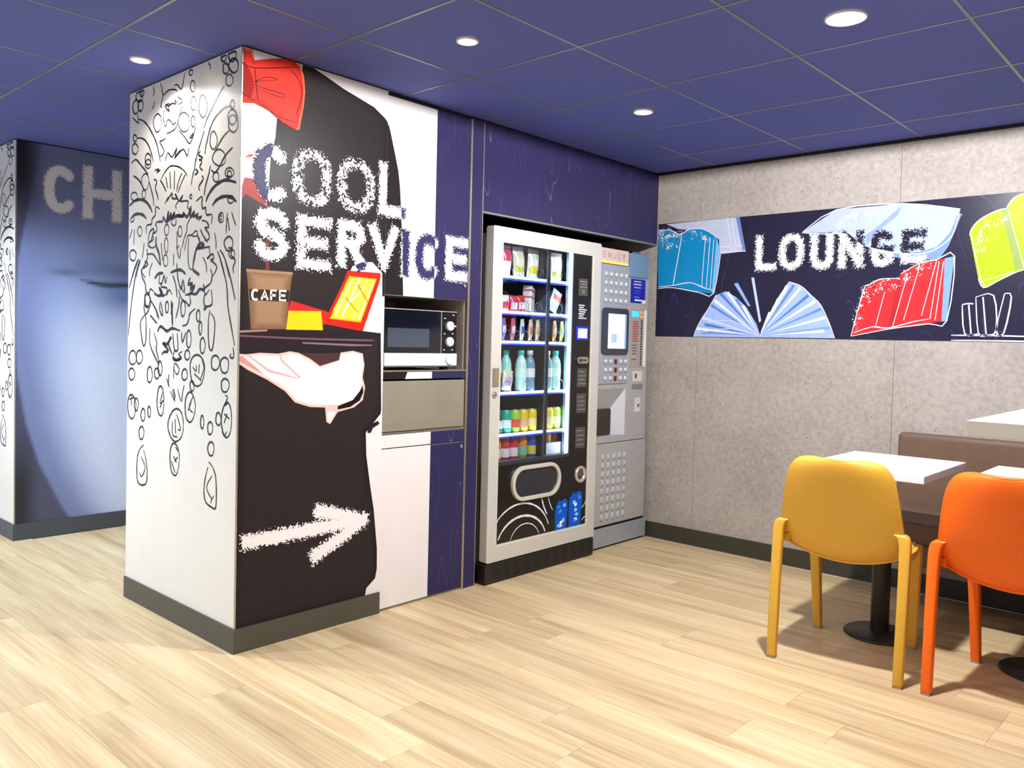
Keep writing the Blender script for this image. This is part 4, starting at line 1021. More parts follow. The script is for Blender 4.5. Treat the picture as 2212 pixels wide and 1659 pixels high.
LOUNGE_LETTERS = [('L',(-0.696,1.732,-0.831,1.944),0.35),('O',(-0.843,1.731,-0.997,1.941),0.4),('U',(-1.032,1.723,-1.167,1.934),0.3),('N',(-1.193,1.726,-1.333,1.932),0.5),('G',(-1.367,1.727,-1.491,1.927),0.45),('E',(-1.527,1.738,-1.653,1.919),0.5)]
CH_LETTERS = [('C',(0.118,1.992,0.308,2.282),0.25),('H',(0.341,1.976,0.581,2.308),0.5)]


def in_view(pts, margin=0.15):
    """True when any of the points lies in the camera's frame, widened by margin."""
    for p in pts:
        d = Vector(p) - CAM_POS
        w = d.dot(CAM_F)
        if w < 0.3:
            continue
        x = 0.5 + FOCAL_PX * d.dot(CAM_R) / w / 2212.0
        y = 0.5 + (SHIFT_PX - FOCAL_PX * d.dot(CAM_U) / w) / 1659.0
        if -margin < x < 1 + margin and -margin < y < 1 + margin:
            return True
    return False


# ================================================================== SETTING
X0, Y0, Y1 = -4.6, -4.9, 5.4      # far sides of the room

# ---- floor: a slab and the vinyl planks laid on it
floor = box('floor', WOOD, (X0, WALL_X, Y0, Y1, -0.06, -0.0035))
tag(floor, kind='structure')
PW, PL = 0.18, 1.22
plank_me = bpy.data.meshes.new('plank')
_g = MB().box(0.0004, PW - 0.0004, 0.0004, PL - 0.0004, -0.0035, 0.0)
plank_me.from_pydata(_g.v, [], _g.f)
plank_me.materials.append(WOOD)
plank_starts = {2: -0.518, 1: -0.884, 0: -1.244, -5: 0.15, -4: -0.30}
n_plank = 0
row = -28
while 0.423 + PW * row < WALL_X:
    x = 0.423 + PW * row
    s = plank_starts.get(row, random.uniform(0, PL))
    y = s - PL * math.ceil((s - Y0) / PL)
    while y < Y1:
        c = [(x + a * PW, y + b * PL, 0) for a in (0, 0.5, 1) for b in (0, 0.25, 0.5, 0.75, 1)]
        blocked = x > 0.02 and y > 0.0 or x > 0.75 and y > 0.85
        if x + PW < WALL_X and x > X0 and in_view(c, 0.06) and not blocked and y > Y0 and y + PL < Y1 and n_plank < 300:
            o = bpy.data.objects.new('plank', plank_me)
            o.location = (x, y, 0)
            o.parent = floor
            COL.objects.link(o)
            n_plank += 1
        y += PL
    row += 1

# ---- ceiling: slab, exposed grid, lay-in tiles
TILE = mat('navy_ceiling_tile', '5762ac', 0.75, spec=0.3, vary=0.03, scale=220, bump=0.15)
GRID = mat('grey_ceiling_grid', '7b878c', 0.35, metal=0.3, vary=0.08, scale=12)
ceiling = box('ceiling', TILE, (X0, WALL_X, Y0, Y1, CEIL + 0.012, CEIL + 0.08))
tag(ceiling, kind='structure')
GX, GY, GT = 0.230, -0.405, 0.6
for k in range(-8, 5):
    x = GX + GT * k
    if X0 < x < WALL_X:
        box('ceiling_runner', GRID, (x - 0.006, x + 0.006, Y0, Y1, CEIL - 0.0015, CEIL + 0.012), ceiling)
for k in range(-7, 10):
    y = GY + GT * k
    if Y0 < y < Y1:
        box('ceiling_cross_bar', GRID, (X0, WALL_X, y - 0.006, y + 0.006, CEIL - 0.001, CEIL + 0.012), ceiling)
tile_me = bpy.data.meshes.new('ceiling_tile')
_g = MB().box(0.007, GT - 0.007, 0.007, GT - 0.007, CEIL, CEIL + 0.011)
tile_me.from_pydata(_g.v, [], _g.f)
tile_me.materials.append(TILE)
for i in range(-9, 6):
    for j in range(-8, 11):
        x, y = GX + GT * i, GY + GT * j
        c = [(x + a * GT, y + b * GT, CEIL) for a in (0, 0.5, 1) for b in (0, 0.5, 1)]
        if x < X0 or y < Y0 or y + GT > Y1 or not in_view(c, 0.1):
            continue
        if x + GT > WALL_X:
            g = MB().box(x + 0.007, WALL_X, y + 0.007, y + GT - 0.007, CEIL, CEIL + 0.011).build('ceiling_tile', TILE, ceiling)
            continue
        o = bpy.data.objects.new('ceiling_tile', tile_me)
        o.location = (x, y, 0)
        o.parent = ceiling
        COL.objects.link(o)

# ---- concrete-look wall on the lounge side, clad in tall panels
wall_right = box('wall_right', BLACK, (WALL_X + 0.010, WALL_X + 0.12, Y0, 1.0, 0.0, CEIL))
tag(wall_right, kind='structure')
SEAM = [0.995, -0.317, -1.511, -2.705, -3.899, Y0]
for a, b in zip(SEAM[:-1], SEAM[1:]):
    box('wall_panel', CONCRETE, (WALL_X, WALL_X + 0.012, b + 0.001, a - 0.001, 0.0, CEIL - 0.016), wall_right)
box('shadow_gap_trim', BLACK, (WALL_X - 0.012, WALL_X + 0.01, Y0, 0.9, CEIL - 0.014, CEIL), wall_right)
tag(box('baseboard_right', mat('dark_skirting', '38352b', 0.5, vary=0.04), (WALL_X - 0.012, WALL_X, Y0, 0.9, 0.0, 0.1)), kind='structure')

# ---- walls that close the room out of the picture
PAINT = mat('pale_grey_paint', 'cfcac4', 0.7, vary=0.02, scale=6)
tag(box('wall_front', PAINT, (X0, WALL_X + 0.1, Y0 - 0.1, Y0, 0, CEIL)), kind='structure')
tag(box('wall_back', PAINT, (X0, 1.0, Y1, Y1 + 0.1, 0, CEIL)), kind='structure')
wl = MB().box(X0 - 0.1, X0, Y0, 1.3, 0, CEIL).box(X0 - 0.1, X0, 5.3, Y1, 0, CEIL).box(X0 - 0.1, X0, 1.3, 5.3, 0, 0.2).box(X0 - 0.1, X0, 1.3, 5.3, 2.3, CEIL)
tag(wl.build('wall_left', PAINT), kind='structure')
win = MB().frame_slab([(1.3, 0.2), (5.3, 0.2), (5.3, 2.3), (1.3, 2.3)], [(1.36, 0.26), (5.24, 0.26), (5.24, 2.24), (1.36, 2.24)], 'x', X0 - 0.08, X0 - 0.02)
win = tag(win.build('window_1', ALU), kind='structure')
box('pane', GLASS, (X0 - 0.055, X0 - 0.049, 1.36, 5.24, 0.26, 2.24), win)
tag(box('wall_unseen_passage', PAINT, (1.0, 1.1, PILLAR_D, Y1, 0, CEIL)), kind='structure')  # unseen wall, added to close the passage for the lighting
tag(box('wall_recess_back', BLACK, (1.30, WALL_X + 0.02, 0.90, 1.0, 0, CEIL)), kind='structure')

# ---- near pillar: mural panels on two faces over a skirting
pillar = empty('pillar_near', (0, 0, 0))
tag(pillar, 'square pillar with doodle mural and waiter mural beside the microwave', kind='structure')
MB().box(0.012, PILLAR_W - 0.004, 0.012, PILLAR_D - 0.012, 0, CEIL).build('core', BLACK, pillar)
TOP = CEIL - 0.007
front_panel = box('front_panel', WHITE_LAM, (0.004, PILLAR_W, 0.0, 0.010, 0.098, TOP), pillar)
left_panel = box('side_panel', CREAM_LAM, (0.0, 0.010, 0.004, PILLAR_D, 0.098, TOP), pillar)
back_panel = box('back_panel', WHITE_LAM, (0.004, PILLAR_W, PILLAR_D - 0.01, PILLAR_D, 0.098, TOP), pillar)
box('corner_bead', ALU, (-0.0012, 0.0045, -0.0012, 0.0045, 0.098, TOP), pillar)
box('skirting_front', SKIRT, (-0.008, PILLAR_W, -0.008, 0.004, 0.0, 0.099), pillar)
box('skirting_side', SKIRT, (-0.008, 0.004, 0.004, PILLAR_D, 0.0, 0.099), pillar)
box('shadow_gap', BLACK, (0.006, PILLAR_W, 0.006, PILLAR_D, TOP, CEIL), pillar)

PEN = mat('doodle_pen', '1c1a24', 0.45, vary=0.1, scale=30)
mb = MB()
for w, pts in DOODLE:
    ribbon(mb, pts, (0.0, 0.0070, 0.0090, 0.0140)[w], on_left, 0.0006)
doodle = mb.build('doodle_print', PEN, left_panel, recalc=False)
doodle['kind'] = 'stuff'

JACKET = WAITER[0][2]
BOX_BACK = [p for n, c, p in WAITER if n == 'box_back'][0]
NAVY_X = 1.032            # white meets navy on the cabinet


def service_invert(u, v):
    return (((~inside(JACKET, u, v)) | inside(BOX_BACK, u, v)) & (u < NAVY_X)).astype(np.float32)


# ---- far pillar: same doodle, and a print of a sleeping face
FX, FY = -0.033, 2.522
far = empty('pillar_far', (FX, FY, 0))
tag(far, 'far pillar with a blue print of a sleeping face', kind='structure')


def farbox(name, m, b):
    return box(name, m, b, far)


farbox('core', BLACK, (0.012, 1.02, 0.012, 1.0, 0, CEIL))
far_side = farbox('side_panel', CREAM_LAM, (0.0, 0.01, 0.004, 1.0226, 0.098, TOP))
d2 = link('doodle_print', doodle.data, None, far_side)
d2['kind'] = 'stuff'
farbox('corner_bead', ALU, (-0.0012, 0.0045, -0.0012, 0.0045, 0.098, TOP))
FAR_SKIRT = mat('slate_skirting', '454b52', 0.5, vary=0.04)
farbox('skirting_front', FAR_SKIRT, (-0.008, 1.02, -0.008, 0.004, 0, 0.099))
farbox('skirting_side', FAR_SKIRT, (-0.008, 0.004, 0.004, 1.02, 0, 0.099))
farbox('shadow_gap', BLACK, (0.006, 1.02, 0.006, 1.0, TOP, CEIL))
nu, nv = 70, 150
gu, gv = np.meshgrid(np.linspace(0.004, 1.02, nu), np.linspace(0.098, TOP, nv))
U, V = gu + FX, gv
jaw_v = np.array([0.09, 0.118, 0.204, 0.456, 0.696, 0.991, 1.3, 1.7, 2.0, 2.4])
jaw_u = np.array([0.285, 0.262, 0.217, 0.099, 0.027, -0.023, -0.05, -0.02, 0.03, 0.10])
ju = np.interp(V, jaw_v, jaw_u)
dist = U - ju


def sm(x, a, b):
    t = np.clip((x - a) / (b - a), 0, 1)
    return t * t * (3 - 2 * t)


def mixc(c, h, f):
    t = np.array(lin(h)[:3])
    return c * (1 - f[..., None]) + t * f[..., None]


col = np.zeros(U.shape + (3,)) + np.array(lin('4b4f68')[:3])
col = mixc(col, '1b1a20', (1 - sm(V, 0.25, 0.85)) * (1 - sm(U, 0.0, 0.13)) * 0.9)
col = mixc(col, '7884b0', sm(dist, -0.008, 0.014))
col = mixc(col, '93a6d4', sm(dist, 0.02, 0.30) * sm(2.35 - V, 0.1, 0.9))
col = mixc(col, 'd3dff8', sm(dist, 0.06, 0.42) * sm(1.75 - V, 0.0, 0.75))
col = mixc(col, '6b7294', sm(V, 1.75, 2.3) * 0.7)
col = mixc(col, '15151a', (1 - sm(U, 0.0, 0.16)) * sm(V, 1.75, 2.25))
col = mixc(col, '4f74ae', np.exp(-(((U - 0.60) / 0.16) ** 2 + ((V - 1.50) / 0.09) ** 2)) * 0.75)
col = mixc(col, '46557c', np.exp(-(((U - 0.62) / 0.35) ** 2 + ((V - 1.66) / 0.06) ** 2)) * 0.55)
eyev = 1.603 - 0.30 * np.clip(U - 0.30, 0, 0.25) * np.exp(-((U - 0.30) / 0.14)) - 0.02 * sm(U, 0.30, 0.5)
col = mixc(col, '1a1d2c', np.exp(-((V - eyev) / (0.006 + 0.012 * sm(U, 0.30, 0.5))) ** 2) * sm(U, 0.28, 0.40) * 0.95)
col = mixc(col, '2a3048', np.exp(-(((U - 0.24) / 0.09) ** 2 + ((V - 1.63) / 0.02) ** 2)) * 0.5)
me = bpy.data.meshes.new('face_print')
idx = np.arange(nu * nv).reshape(nv, nu)
fs = np.stack([idx[:-1, :-1].ravel(), idx[:-1, 1:].ravel(), idx[1:, 1:].ravel(), idx[1:, :-1].ravel()], 1)
me.from_pydata([(float(a), -0.0004, float(b)) for a, b in zip(gu.ravel(), gv.ravel())], [], fs.tolist())
ca = me.color_attributes.new('print', 'FLOAT_COLOR', 'POINT')
ca.data.foreach_set('color', np.concatenate([col.reshape(-1, 3), np.ones((nu * nv, 1))], 1).astype(np.float32).ravel())
far_front = farbox('front_panel', WHITE_LAM, (0.004, 1.02, 0.0, 0.010, 0.098, TOP))
link('face_print', me, vertex_print('sleeping_face_print'), far_front, smooth=True)
LAV = mat('lavender_ink', 'a9b2d6', 0.4)
for ch, bb, wear in CH_LETTERS:
    o = letter_on(ch, (bb[0] - FX, bb[1], bb[2] - FX, bb[3]), wear, lambda u, v, d: on_front(u, v, d), 0.0010, far_front, t=0.062)

# ---- front panel print of the near pillar and the tall cabinet share one picture
cabinet = empty('microwave_cabinet', (0.99, 0.3, 0))
tag(cabinet, 'tall built-in cabinet with microwave niche, white and navy doors', 'cabinet')
cabinet.location = (0, 0, 0)
CX0, CX1 = PILLAR_W + 0.001, 1.262
CB = mat('cabinet_carcass', 'a39a86', 0.5, vary=0.06, scale=14)
CY = 0.006
box('side_panel', CB, (CX0, CX0 + 0.016, CY + 0.02, 0.58, 0, CEIL - 0.02), cabinet)
box('side_panel', CONCRETE, (CX1 - 0.004, CX1 + 0.014, CY + 0.02, 0.58, 0, CEIL - 0.02), cabinet)
box('back_panel', CB, (CX0, CX1, 0.57, 0.585, 0, CEIL - 0.02), cabinet)
box('niche_shelf', CB, (CX0 + 0.016, CX1 - 0.004, CY + 0.004, 0.57, 1.104, 1.122), cabinet)
box('niche_top', CB, (CX0 + 0.016, CX1 - 0.004, CY + 0.022, 0.57, 1.476, 1.492), cabinet)
box('shadow_gap', BLACK, (CX0, 1.36, 0.02, 0.3, CEIL - 0.022, CEIL), cabinet)
upper_door = box('upper_door', WHITE_LAM, (CX0 + 0.001, CX1 - 0.003, CY, CY + 0.018, 1.472, CEIL - 0.022), cabinet, 0.0008, 1)
lower_door = box('lower_door', WHITE_LAM, (CX0 + 0.001, CX1 - 0.003, CY, CY + 0.018, 0.012, 0.757), cabinet, 0.0008, 1)
rail = box('door_rail', WHITE_LAM, (CX0 + 0.001, CX1 - 0.003, CY, CY + 0.018, 0.762, 0.822), cabinet, 0.0008, 1)
fascia = box('shelf_fascia', WHITE_LAM, (CX0 + 0.001, CX1 - 0.003, CY, CY + 0.018, 1.082, 1.116), cabinet)
box('shelf_edge_trim', ALU, (CX0, CX1, CY - 0.003, CY + 0.012, 1.1165, 1.1225), cabinet)
box('flap', mat('brushed_steel_flap', 'a7a28f', 0.38, metal=0.55, vary=0.05, scale=6), (CX0 + 0.002, CX1 - 0.012, CY - 0.004, CY + 0.014, 0.838, 1.073), cabinet, 0.0015, 1)
box('flap_frame', ALU, (CX0, CX1, CY + 0.002, CY + 0.016, 0.824, 0.834), cabinet)
box('flap_frame', mat('brass_reveal', '6d6032', 0.5), (CX1 - 0.012, CX1 - 0.004, CY + 0.012, CY + 0.03, 0.834, 1.08), cabinet)
box('plinth', mat('cabinet_plinth', '7d7560', 0.5), (CX0, CX1, CY + 0.004, 0.05, 0.0, 0.011), cabinet)


def cab_front(u, v, d):
    return (u, CY - d, v)


for par, zlo, zhi in ((upper_door, 1.472, CEIL - 0.022), (rail, 0.762, 0.822), (lower_door, 0.012, 0.757), (fascia, 1.082, 1.116)):
    print_poly('navy_print', '', [(NAVY_X, zlo), (CX1 - 0.003, zlo), (CX1 - 0.003, zhi), (NAVY_X, zhi)], cab_front, 0.0004, par, NAVY)
print_poly('jacket_print', '262122', [(CX0, 1.082), (0.862, 1.082), (0.876, 1.116), (CX0, 1.116)], cab_front, 0.0004, fascia)
jk = [p for p in clip_poly(JACKET, CX0 + 0.001, CX1)]
jk = [(a, max(b, 1.473)) for a, b in jk]
print_poly('jacket_print', '262122', jk, cab_front, 0.0004, upper_door)
for z, par in ((1.545, upper_door), (0.735, lower_door)):
    MB().lathe([(0.0095, 0), (0.0095, -0.006), (0.007, -0.010), (0.002, -0.0105)], (1.238, CY, z), 'y', 14).build('knob', CHROME, par, smooth=True)
box('edge_trim', ALU, (CX1 - 0.001, CX1 + 0.013, CY - 0.002, CY + 0.02, 0.0, CEIL - 0.014), cabinet)

# navy post and header that frame the vending recess
tp = box('trim_1', NAVY, (1.277, 1.351, 0.004, 0.30, 0.0, CEIL - 0.012))
tag(tp, kind='structure')
box('edge_trim', ALU, (1.3505, 1.3575, 0.0025, 0.02, 0.0, CEIL - 0.013), tp)
hd = box('wall_header', NAVY, (1.358, WALL_X - 0.001, 0.004, 0.10, 1.936, CEIL - 0.012))
tag(hd, kind='structure')
box('edge_trim', ALU, (1.357, WALL_X - 0.001, 0.001, 0.022, 1.926, 1.936), hd)
box('shadow_gap', BLACK, (1.28, WALL_X - 0.002, 0.012, 0.1, CEIL - 0.012, CEIL), hd)
box('recess_side', BLACK, (1.351, 1.358, 0.021, 0.9, 0, CEIL - 0.02), tp)
box('soffit', BLACK, (1.358, WALL_X - 0.001, 0.1, 0.9, 1.98, CEIL - 0.05), hd)

# waiter print
def inset(poly, d):
    # pull every corner inwards along the bisector of its edges
    n = len(poly)
    area = sum(poly[i][0] * poly[(i + 1) % n][1] - poly[(i + 1) % n][0] * poly[i][1] for i in range(n))
    sg = 1 if area > 0 else -1
    out = []
    for i in range(n):
        a, b, c = Vector(poly[i - 1]), Vector(poly[i]), Vector(poly[(i + 1) % n])
        if (b - a).length < 1e-5 or (c - b).length < 1e-5:
            continue
        e0, e1 = (b - a).normalized(), (c - b).normalized()
        nv = Vector((-e0.y - e1.y, e0.x + e1.x)) * sg
        if nv.length < 0.2:
            nv = Vector((-e0.y, e0.x)) * sg
        q = b + nv.normalized() * d
        out.append((q.x, q.y))
    return out


def blend_hex(a, b, f):
    return ''.join('%02x' % round(int(a[i:i + 2], 16) * (1 - f) + int(b[i:i + 2], 16) * f) for i in (0, 2, 4))


SHADED = {'hand': (4, 'f8ebe7', 0.0045), 'bow_tie': (3, 'e83a28', 0.008), 'cup': (4, '97785c', 0.010), 'fries': (2, 'f6c440', 0.006), 'jacket': (3, '2d2727', 0.012)}
lift = 0.0004
for name, colr, poly in WAITER:
    cp = clip_poly(poly, 0.0045, PILLAR_W - 0.0005)
    if len(cp) < 3:
        continue
    cp = [(a, min(max(b, 0.0985), TOP - 0.001)) for a, b in cp]
    print_poly(name + '_print', colr, cp, on_front, lift, front_panel)
    lift += 0.00006
    if name in SHADED:
        steps, tone, d0 = SHADED[name]
        for k in range(1, steps + 1):
            ip = inset(cp, d0 * k)
            if ip:
                print_poly(name + '_tone_print', blend_hex(colr, tone, k / steps), ip, on_front, lift, front_panel)
                lift += 0.00004
mb = MB()
for w, pts in BOW_LINES:
    ribbon(mb, pts, w, on_front, lift)
mb.build('bow_line_print', ink('5a1210'), front_panel, recalc=False)
for ch, bb, wear in SERVICE_LETTERS:
    if bb[0] < PILLAR_W:
        letter_on(ch, bb, wear, on_front, lift + 0.0003, front_panel, t=0.050, invert=service_invert, urange=(0.005, PILLAR_W))
    if bb[2] > PILLAR_W:
        letter_on(ch, bb, wear, cab_front, 0.0008, upper_door, t=0.050, invert=service_invert, urange=(CX0 + 0.002, CX1 - 0.004))
for ch, bb, wear in CAFE_LETTERS:
    mb = MB()
    for st in letter_strokes(ch, bb[2] - bb[0], bb[3] - bb[1], 0.009):
        ribbon(mb, [(bb[0] + p[0], bb[1] + p[1]) for p in st], 0.010, on_front, lift + 0.0003, taper=False, k=1)
    mb.build('letter', ink('e4ddd6'), front_panel, recalc=False)
worn_mesh('arrow_print', ARROW, 0.062, on_front, lift + 0.0003, front_panel, wear=0.2)

# ---- banner with the lounge print on the concrete wall
BZ0, BZ1 = 1.331, 2.066
banner = box('lounge_banner', NAVY_DARK, (WALL_X - 0.004, WALL_X - 0.0002, -3.1, -0.008, BZ0, BZ1))
tag(banner, 'long dark banner of drawn books reading LOUNGE on the concrete wall', 'banner')


def on_banner(u, v, d):
    return (WALL_X - 0.004 - d, u, v)


lift = 0.0004
for name, colr, poly in BOOKS:
    cp = [(max(min(a, -0.0085), -3.09), min(max(b, BZ0 + 0.001), BZ1 - 0.001)) for a, b in poly]
    print_poly(name + '_print', colr, cp, on_banner, lift, banner)
    lift += 0.00005
mb = MB()
for w, pts in BOOK_LINES:
    pts = [(max(min(a, -0.0085), -3.09), min(max(b, BZ0 + 0.003), BZ1 - 0.001)) for a, b in pts]
    ribbon(mb, pts, w, on_banner, lift)
mb.build('chalk_line_print', ink('e2e4f2'), banner, recalc=False)
CHALK = [(0.10, [(-0.06, 2.00), (-0.10, 1.93), (-0.16, 1.97)]), (0.05, [(-0.22, 1.99), (-0.40, 1.95)]), (0.06, [(-1.30, 1.42), (-1.37, 1.62)]), (0.06, [(-1.40, 1.60), (-1.50, 1.64)]),
         (0.06, [(-1.57, 1.68), (-1.66, 1.71)]), (0.05, [(-1.90, 1.80), (-1.93, 1.90), (-2.00, 1.93)]), (0.05, [(-1.20, 1.97), (-1.28, 2.02), (-1.36, 2.03)])]
for t_, pts in CHALK:
    worn_mesh('chalk_rub_print', [smooth_path(pts, 6)], t_, on_banner, lift + 0.0002, banner, wear=1.02)
LAVP = [p for n, c, p in BOOKS if n == 'lavender_book'][0]
for ch, bb, wear in LOUNGE_LETTERS:
    letter_on(ch, bb, wear, on_banner, lift + 0.0004, banner, t=0.044, invert=lambda u, v: 2.0 * inside(LAVP, u, v).astype(np.float32))


# ================================================================== MICROWAVE
mw = empty('microwave_oven', (0.96, 0.22, 1.124))
tag(mw, 'silver and black microwave oven with two dials in the cabinet niche', 'microwave')
MO = Vector((0.96, 0.22, 1.124))


def mbox(name, m, b, parent=mw, bevel=0.0, seg=2):
    return box(name, m, (b[0] - MO.x, b[1] - MO.x, b[2] - MO.y, b[3] - MO.y, b[4] - MO.z, b[5] - MO.z), parent, bevel, seg)


SILVER = mat('silver_plastic', 'c3c3c6', 0.35, metal=0.35, vary=0.02)
MGLASS = mat('black_oven_glass', '0b0e16', 0.07, coat=0.6)
mbox('casing', SILVER, (0.742, 1.209, 0.045, 0.40, 1.136, 1.413), mw, 0.004)
door = mbox('door', MGLASS, (0.742, 1.098, 0.020, 0.044, 1.205, 1.410), mw, 0.002)
mbox('window', mat('oven_window_mesh', '3d4653', 0.12, coat=0.5, vary=0.05, scale=300), (0.762, 1.020, 0.0185, 0.0205, 1.232, 1.322), door)
mbox('door_trim', SILVER, (0.742, 1.205, 0.0195, 0.044, 1.4095, 1.413), mw)
mbox('door_handle_strip', mat('pale_silver_strip', 'cfd0d6', 0.3, vary=0.02), (0.742, 1.207, 0.016, 0.044, 1.143, 1.204), mw, 0.003)
panel = mbox('control_panel', mat('microwave_panel', '0e0e10', 0.25), (1.102, 1.203, 0.020, 0.044, 1.205, 1.4095), mw, 0.002)
mbox('panel_line', SILVER, (1.0985, 1.1015, 0.019, 0.044, 1.205, 1.4095), mw)
WHITEP = mat('white_plastic', 'e9e7e2', 0.35)
for z in (1.340, 1.262):
    k = MB().lathe([(0.024, 0), (0.023, -0.016), (0.019, -0.020), (0.003, -0.0205)], (1.150 - MO.x, 0.020 - MO.y, z - MO.z), 'y', 22).build('dial', WHITEP, mw, smooth=True)
    mbox('pointer', mat('dial_pointer', 'b9b7b2', 0.4), (1.148, 1.152, -0.0025, 0.0, z - 0.020, z + 0.020) if z < 1.3 else (1.150, 1.180, -0.002, 0.012, z - 0.004, z + 0.004), k)
b3 = MB().lathe([(0.029, 0), (0.028, -0.006), (0.024, -0.008), (0.002, -0.0085)], (1.156 - MO.x, 0.016 - MO.y, 1.176 - MO.z), 'y', 24).build('door_button', mat('silver_button', 'd9d9dc', 0.25), mw, smooth=True)
for x, z in ((1.122, 1.378), (1.122, 1.301), (1.176, 1.303), (1.120, 1.222), (1.176, 1.222), (1.180, 1.396)):
    mbox('marking', WHITEP, (x - 0.006, x + 0.006, 0.0192, 0.021, z - 0.002, z + 0.002), panel)
for x in (0.78, 1.17):
    mbox('foot', BLACK, (x - 0.015, x + 0.015, 0.06, 0.09, 1.1235, 1.137), mw)
    mbox('foot', BLACK, (x - 0.015, x + 0.015, 0.33, 0.36, 1.1235, 1.137), mw)

# ================================================================== SNACK VENDING MACHINE
VX0, VX1, VF = 1.392, 2.322, -0.045
GL0, GL1, GZ0, GZ1 = 1.462, 2.052, 0.618, 1.792     # glazed opening
PX1 = 2.246                                          # inner edge of the right frame
PAN_Z0 = 0.195
vm = empty('snack_vending_machine', (0, 0, 0))
tag(vm, 'glass-fronted snack and drinks vending machine with a wide white door frame', 'vending machine')
VB = mat('vending_black_steel', '151413', 0.4, vary=0.08, scale=25)
VFRAME = mat('pale_grey_door_frame', 'cac8c1', 0.32, metal=0.15, vary=0.02, scale=10)
INSIDE = mat('dark_vending_lining', '10141f', 0.45, vary=0.1, scale=12)
hull = MB()
hull.box(VX0 - 0.02, VX0 - 0.002, 0.012, 0.80, 0.02, 1.845).box(VX1 - 0.022, VX1 - 0.004, 0.012, 0.80, 0.02, 1.845)
hull.box(VX0 - 0.02, VX1 - 0.004, 0.78, 0.80, 0.02, 1.845).box(VX0 - 0.02, VX1 - 0.004, 0.012, 0.80, 1.827, 1.845)
hull.box(VX0 - 0.02, VX1 - 0.004, 0.012, 0.80, 0.02, 0.10)
hull.build('housing', VB, vm)
liner = MB().box(VX0 - 0.002, GL1 + 0.11, 0.44, 0.45, 0.60, 1.827).box(GL1 + 0.10, GL1 + 0.11, 0.012, 0.45, 0.60, 1.827).box(VX0 - 0.002, VX0 + 0.004, 0.012, 0.45, 0.60, 1.827).box(VX0, GL1 + 0.10, 0.012, 0.45, 0.600, 0.612).box(VX0, GL1 + 0.10, 0.012, 0.45, 1.815, 1.827)
liner.build('lining', INSIDE, vm)
# door frame: outer ring
fr = MB().frame_slab(rrect(VX0, VX1, 0.112, 1.866, 0.012), rrect(GL0, PX1, PAN_Z0, GZ1, 0.004), 'y', VF, 0.010)
fr.build('door_frame', VFRAME, vm, 0.003, 2)
inner = MB().frame_slab(rrect(GL0 - 0.001, PX1 + 0.001, PAN_Z0 - 0.001, GZ1 + 0.001, 0.004), rrect(GL0 + 0.006, PX1 - 0.006, PAN_Z0 + 0.006, GZ1 - 0.006, 0.003), 'y', VF + 0.002, VF + 0.012)
inner.build('door_lip', mat('cream_door_lip', 'd5d0bd', 0.35), vm)
box('pane', GLASS, (GL0, GL1, VF + 0.014, VF + 0.018, GZ0, GZ1), vm)
ctrl = box('control_panel', BLACK_GLOSS, (GL1 + 0.014, PX1, VF + 0.008, 0.008, PAN_Z0, GZ1), vm)
lowp = box('lower_panel', BLACK_GLOSS, (GL0, GL1 + 0.014, VF + 0.008, 0.008, PAN_Z0, GZ0), vm)
box('pane_sill', mat('dark_steel_sill', '3c3f44', 0.35, metal=0.4), (GL0, GL1 + 0.014, VF + 0.004, 0.008, GZ0 - 0.002, GZ0 + 0.018), vm, 0.002)
box('led_strip', mat('vending_led', 'e8f2ff', 0.4, emit=24.0, emit_hex='d6e6ff'), (GL1 - 0.004, GL1 + 0.006, VF + 0.016, VF + 0.026, GZ0 + 0.02, GZ1), vm)
box('led_housing', mat('led_housing_steel', '9db4cf', 0.3, metal=0.5), (GL1 + 0.005, GL1 + 0.014, VF + 0.008, 0.008, GZ0, GZ1), vm)
box('led_strip', MATS['vending_led'], (GL0 - 0.05, GL0 - 0.042, 0.016, 0.024, GZ0 + 0.02, GZ1), vm)
box('led_strip', MATS['vending_led'], (GL0 + 0.02, GL1 - 0.02, -0.004, 0.006, GZ1 + 0.006, GZ1 + 0.014), vm)
# grille base
base = box('kick_plate', VB, (VX0 - 0.008, VX1 - 0.006, -0.045, 0.02, 0.004, 0.108), vm, 0.004)
for i in range(11):
    for j in range(5):
        x, z = VX0 + 0.05 + i * 0.082, 0.024 + j * 0.016
        box('vent_slot', mat('vent_black', '020202', 0.8), (x, x + 0.058, -0.0458, -0.044, z, z + 0.006), base)
# pick-up flap
ring = MB().frame_slab(rrect(1.573, 1.982, 0.410, 0.600, 0.093, 9), rrect(1.594, 1.961, 0.431, 0.579, 0.072, 9), 'y', VF - 0.012, VF + 0.010)
ring.build('tray_surround', mat('pale_tray_surround', 'cfcabb', 0.35, metal=0.2), vm, 0.004, 2)
MB().slab(rrect(1.594, 1.961, 0.431, 0.579, 0.072, 9), 'y', VF + 0.002, VF + 0.007).build('tray_flap', mat('smoked_flap', '2b2c31', 0.2, vary=0.1, scale=9), lowp)
# control column
GREY_TAG = mat('grey_price_tag', '4a4743', 0.5, vary=0.1, scale=120)


def on_ctrl(name, m, x0, x1, z0, z1, d=0.0015, par=None):
    return box(name, m, (x0, x1, VF + 0.008 - d, VF + 0.009, z0, z1), par or ctrl)


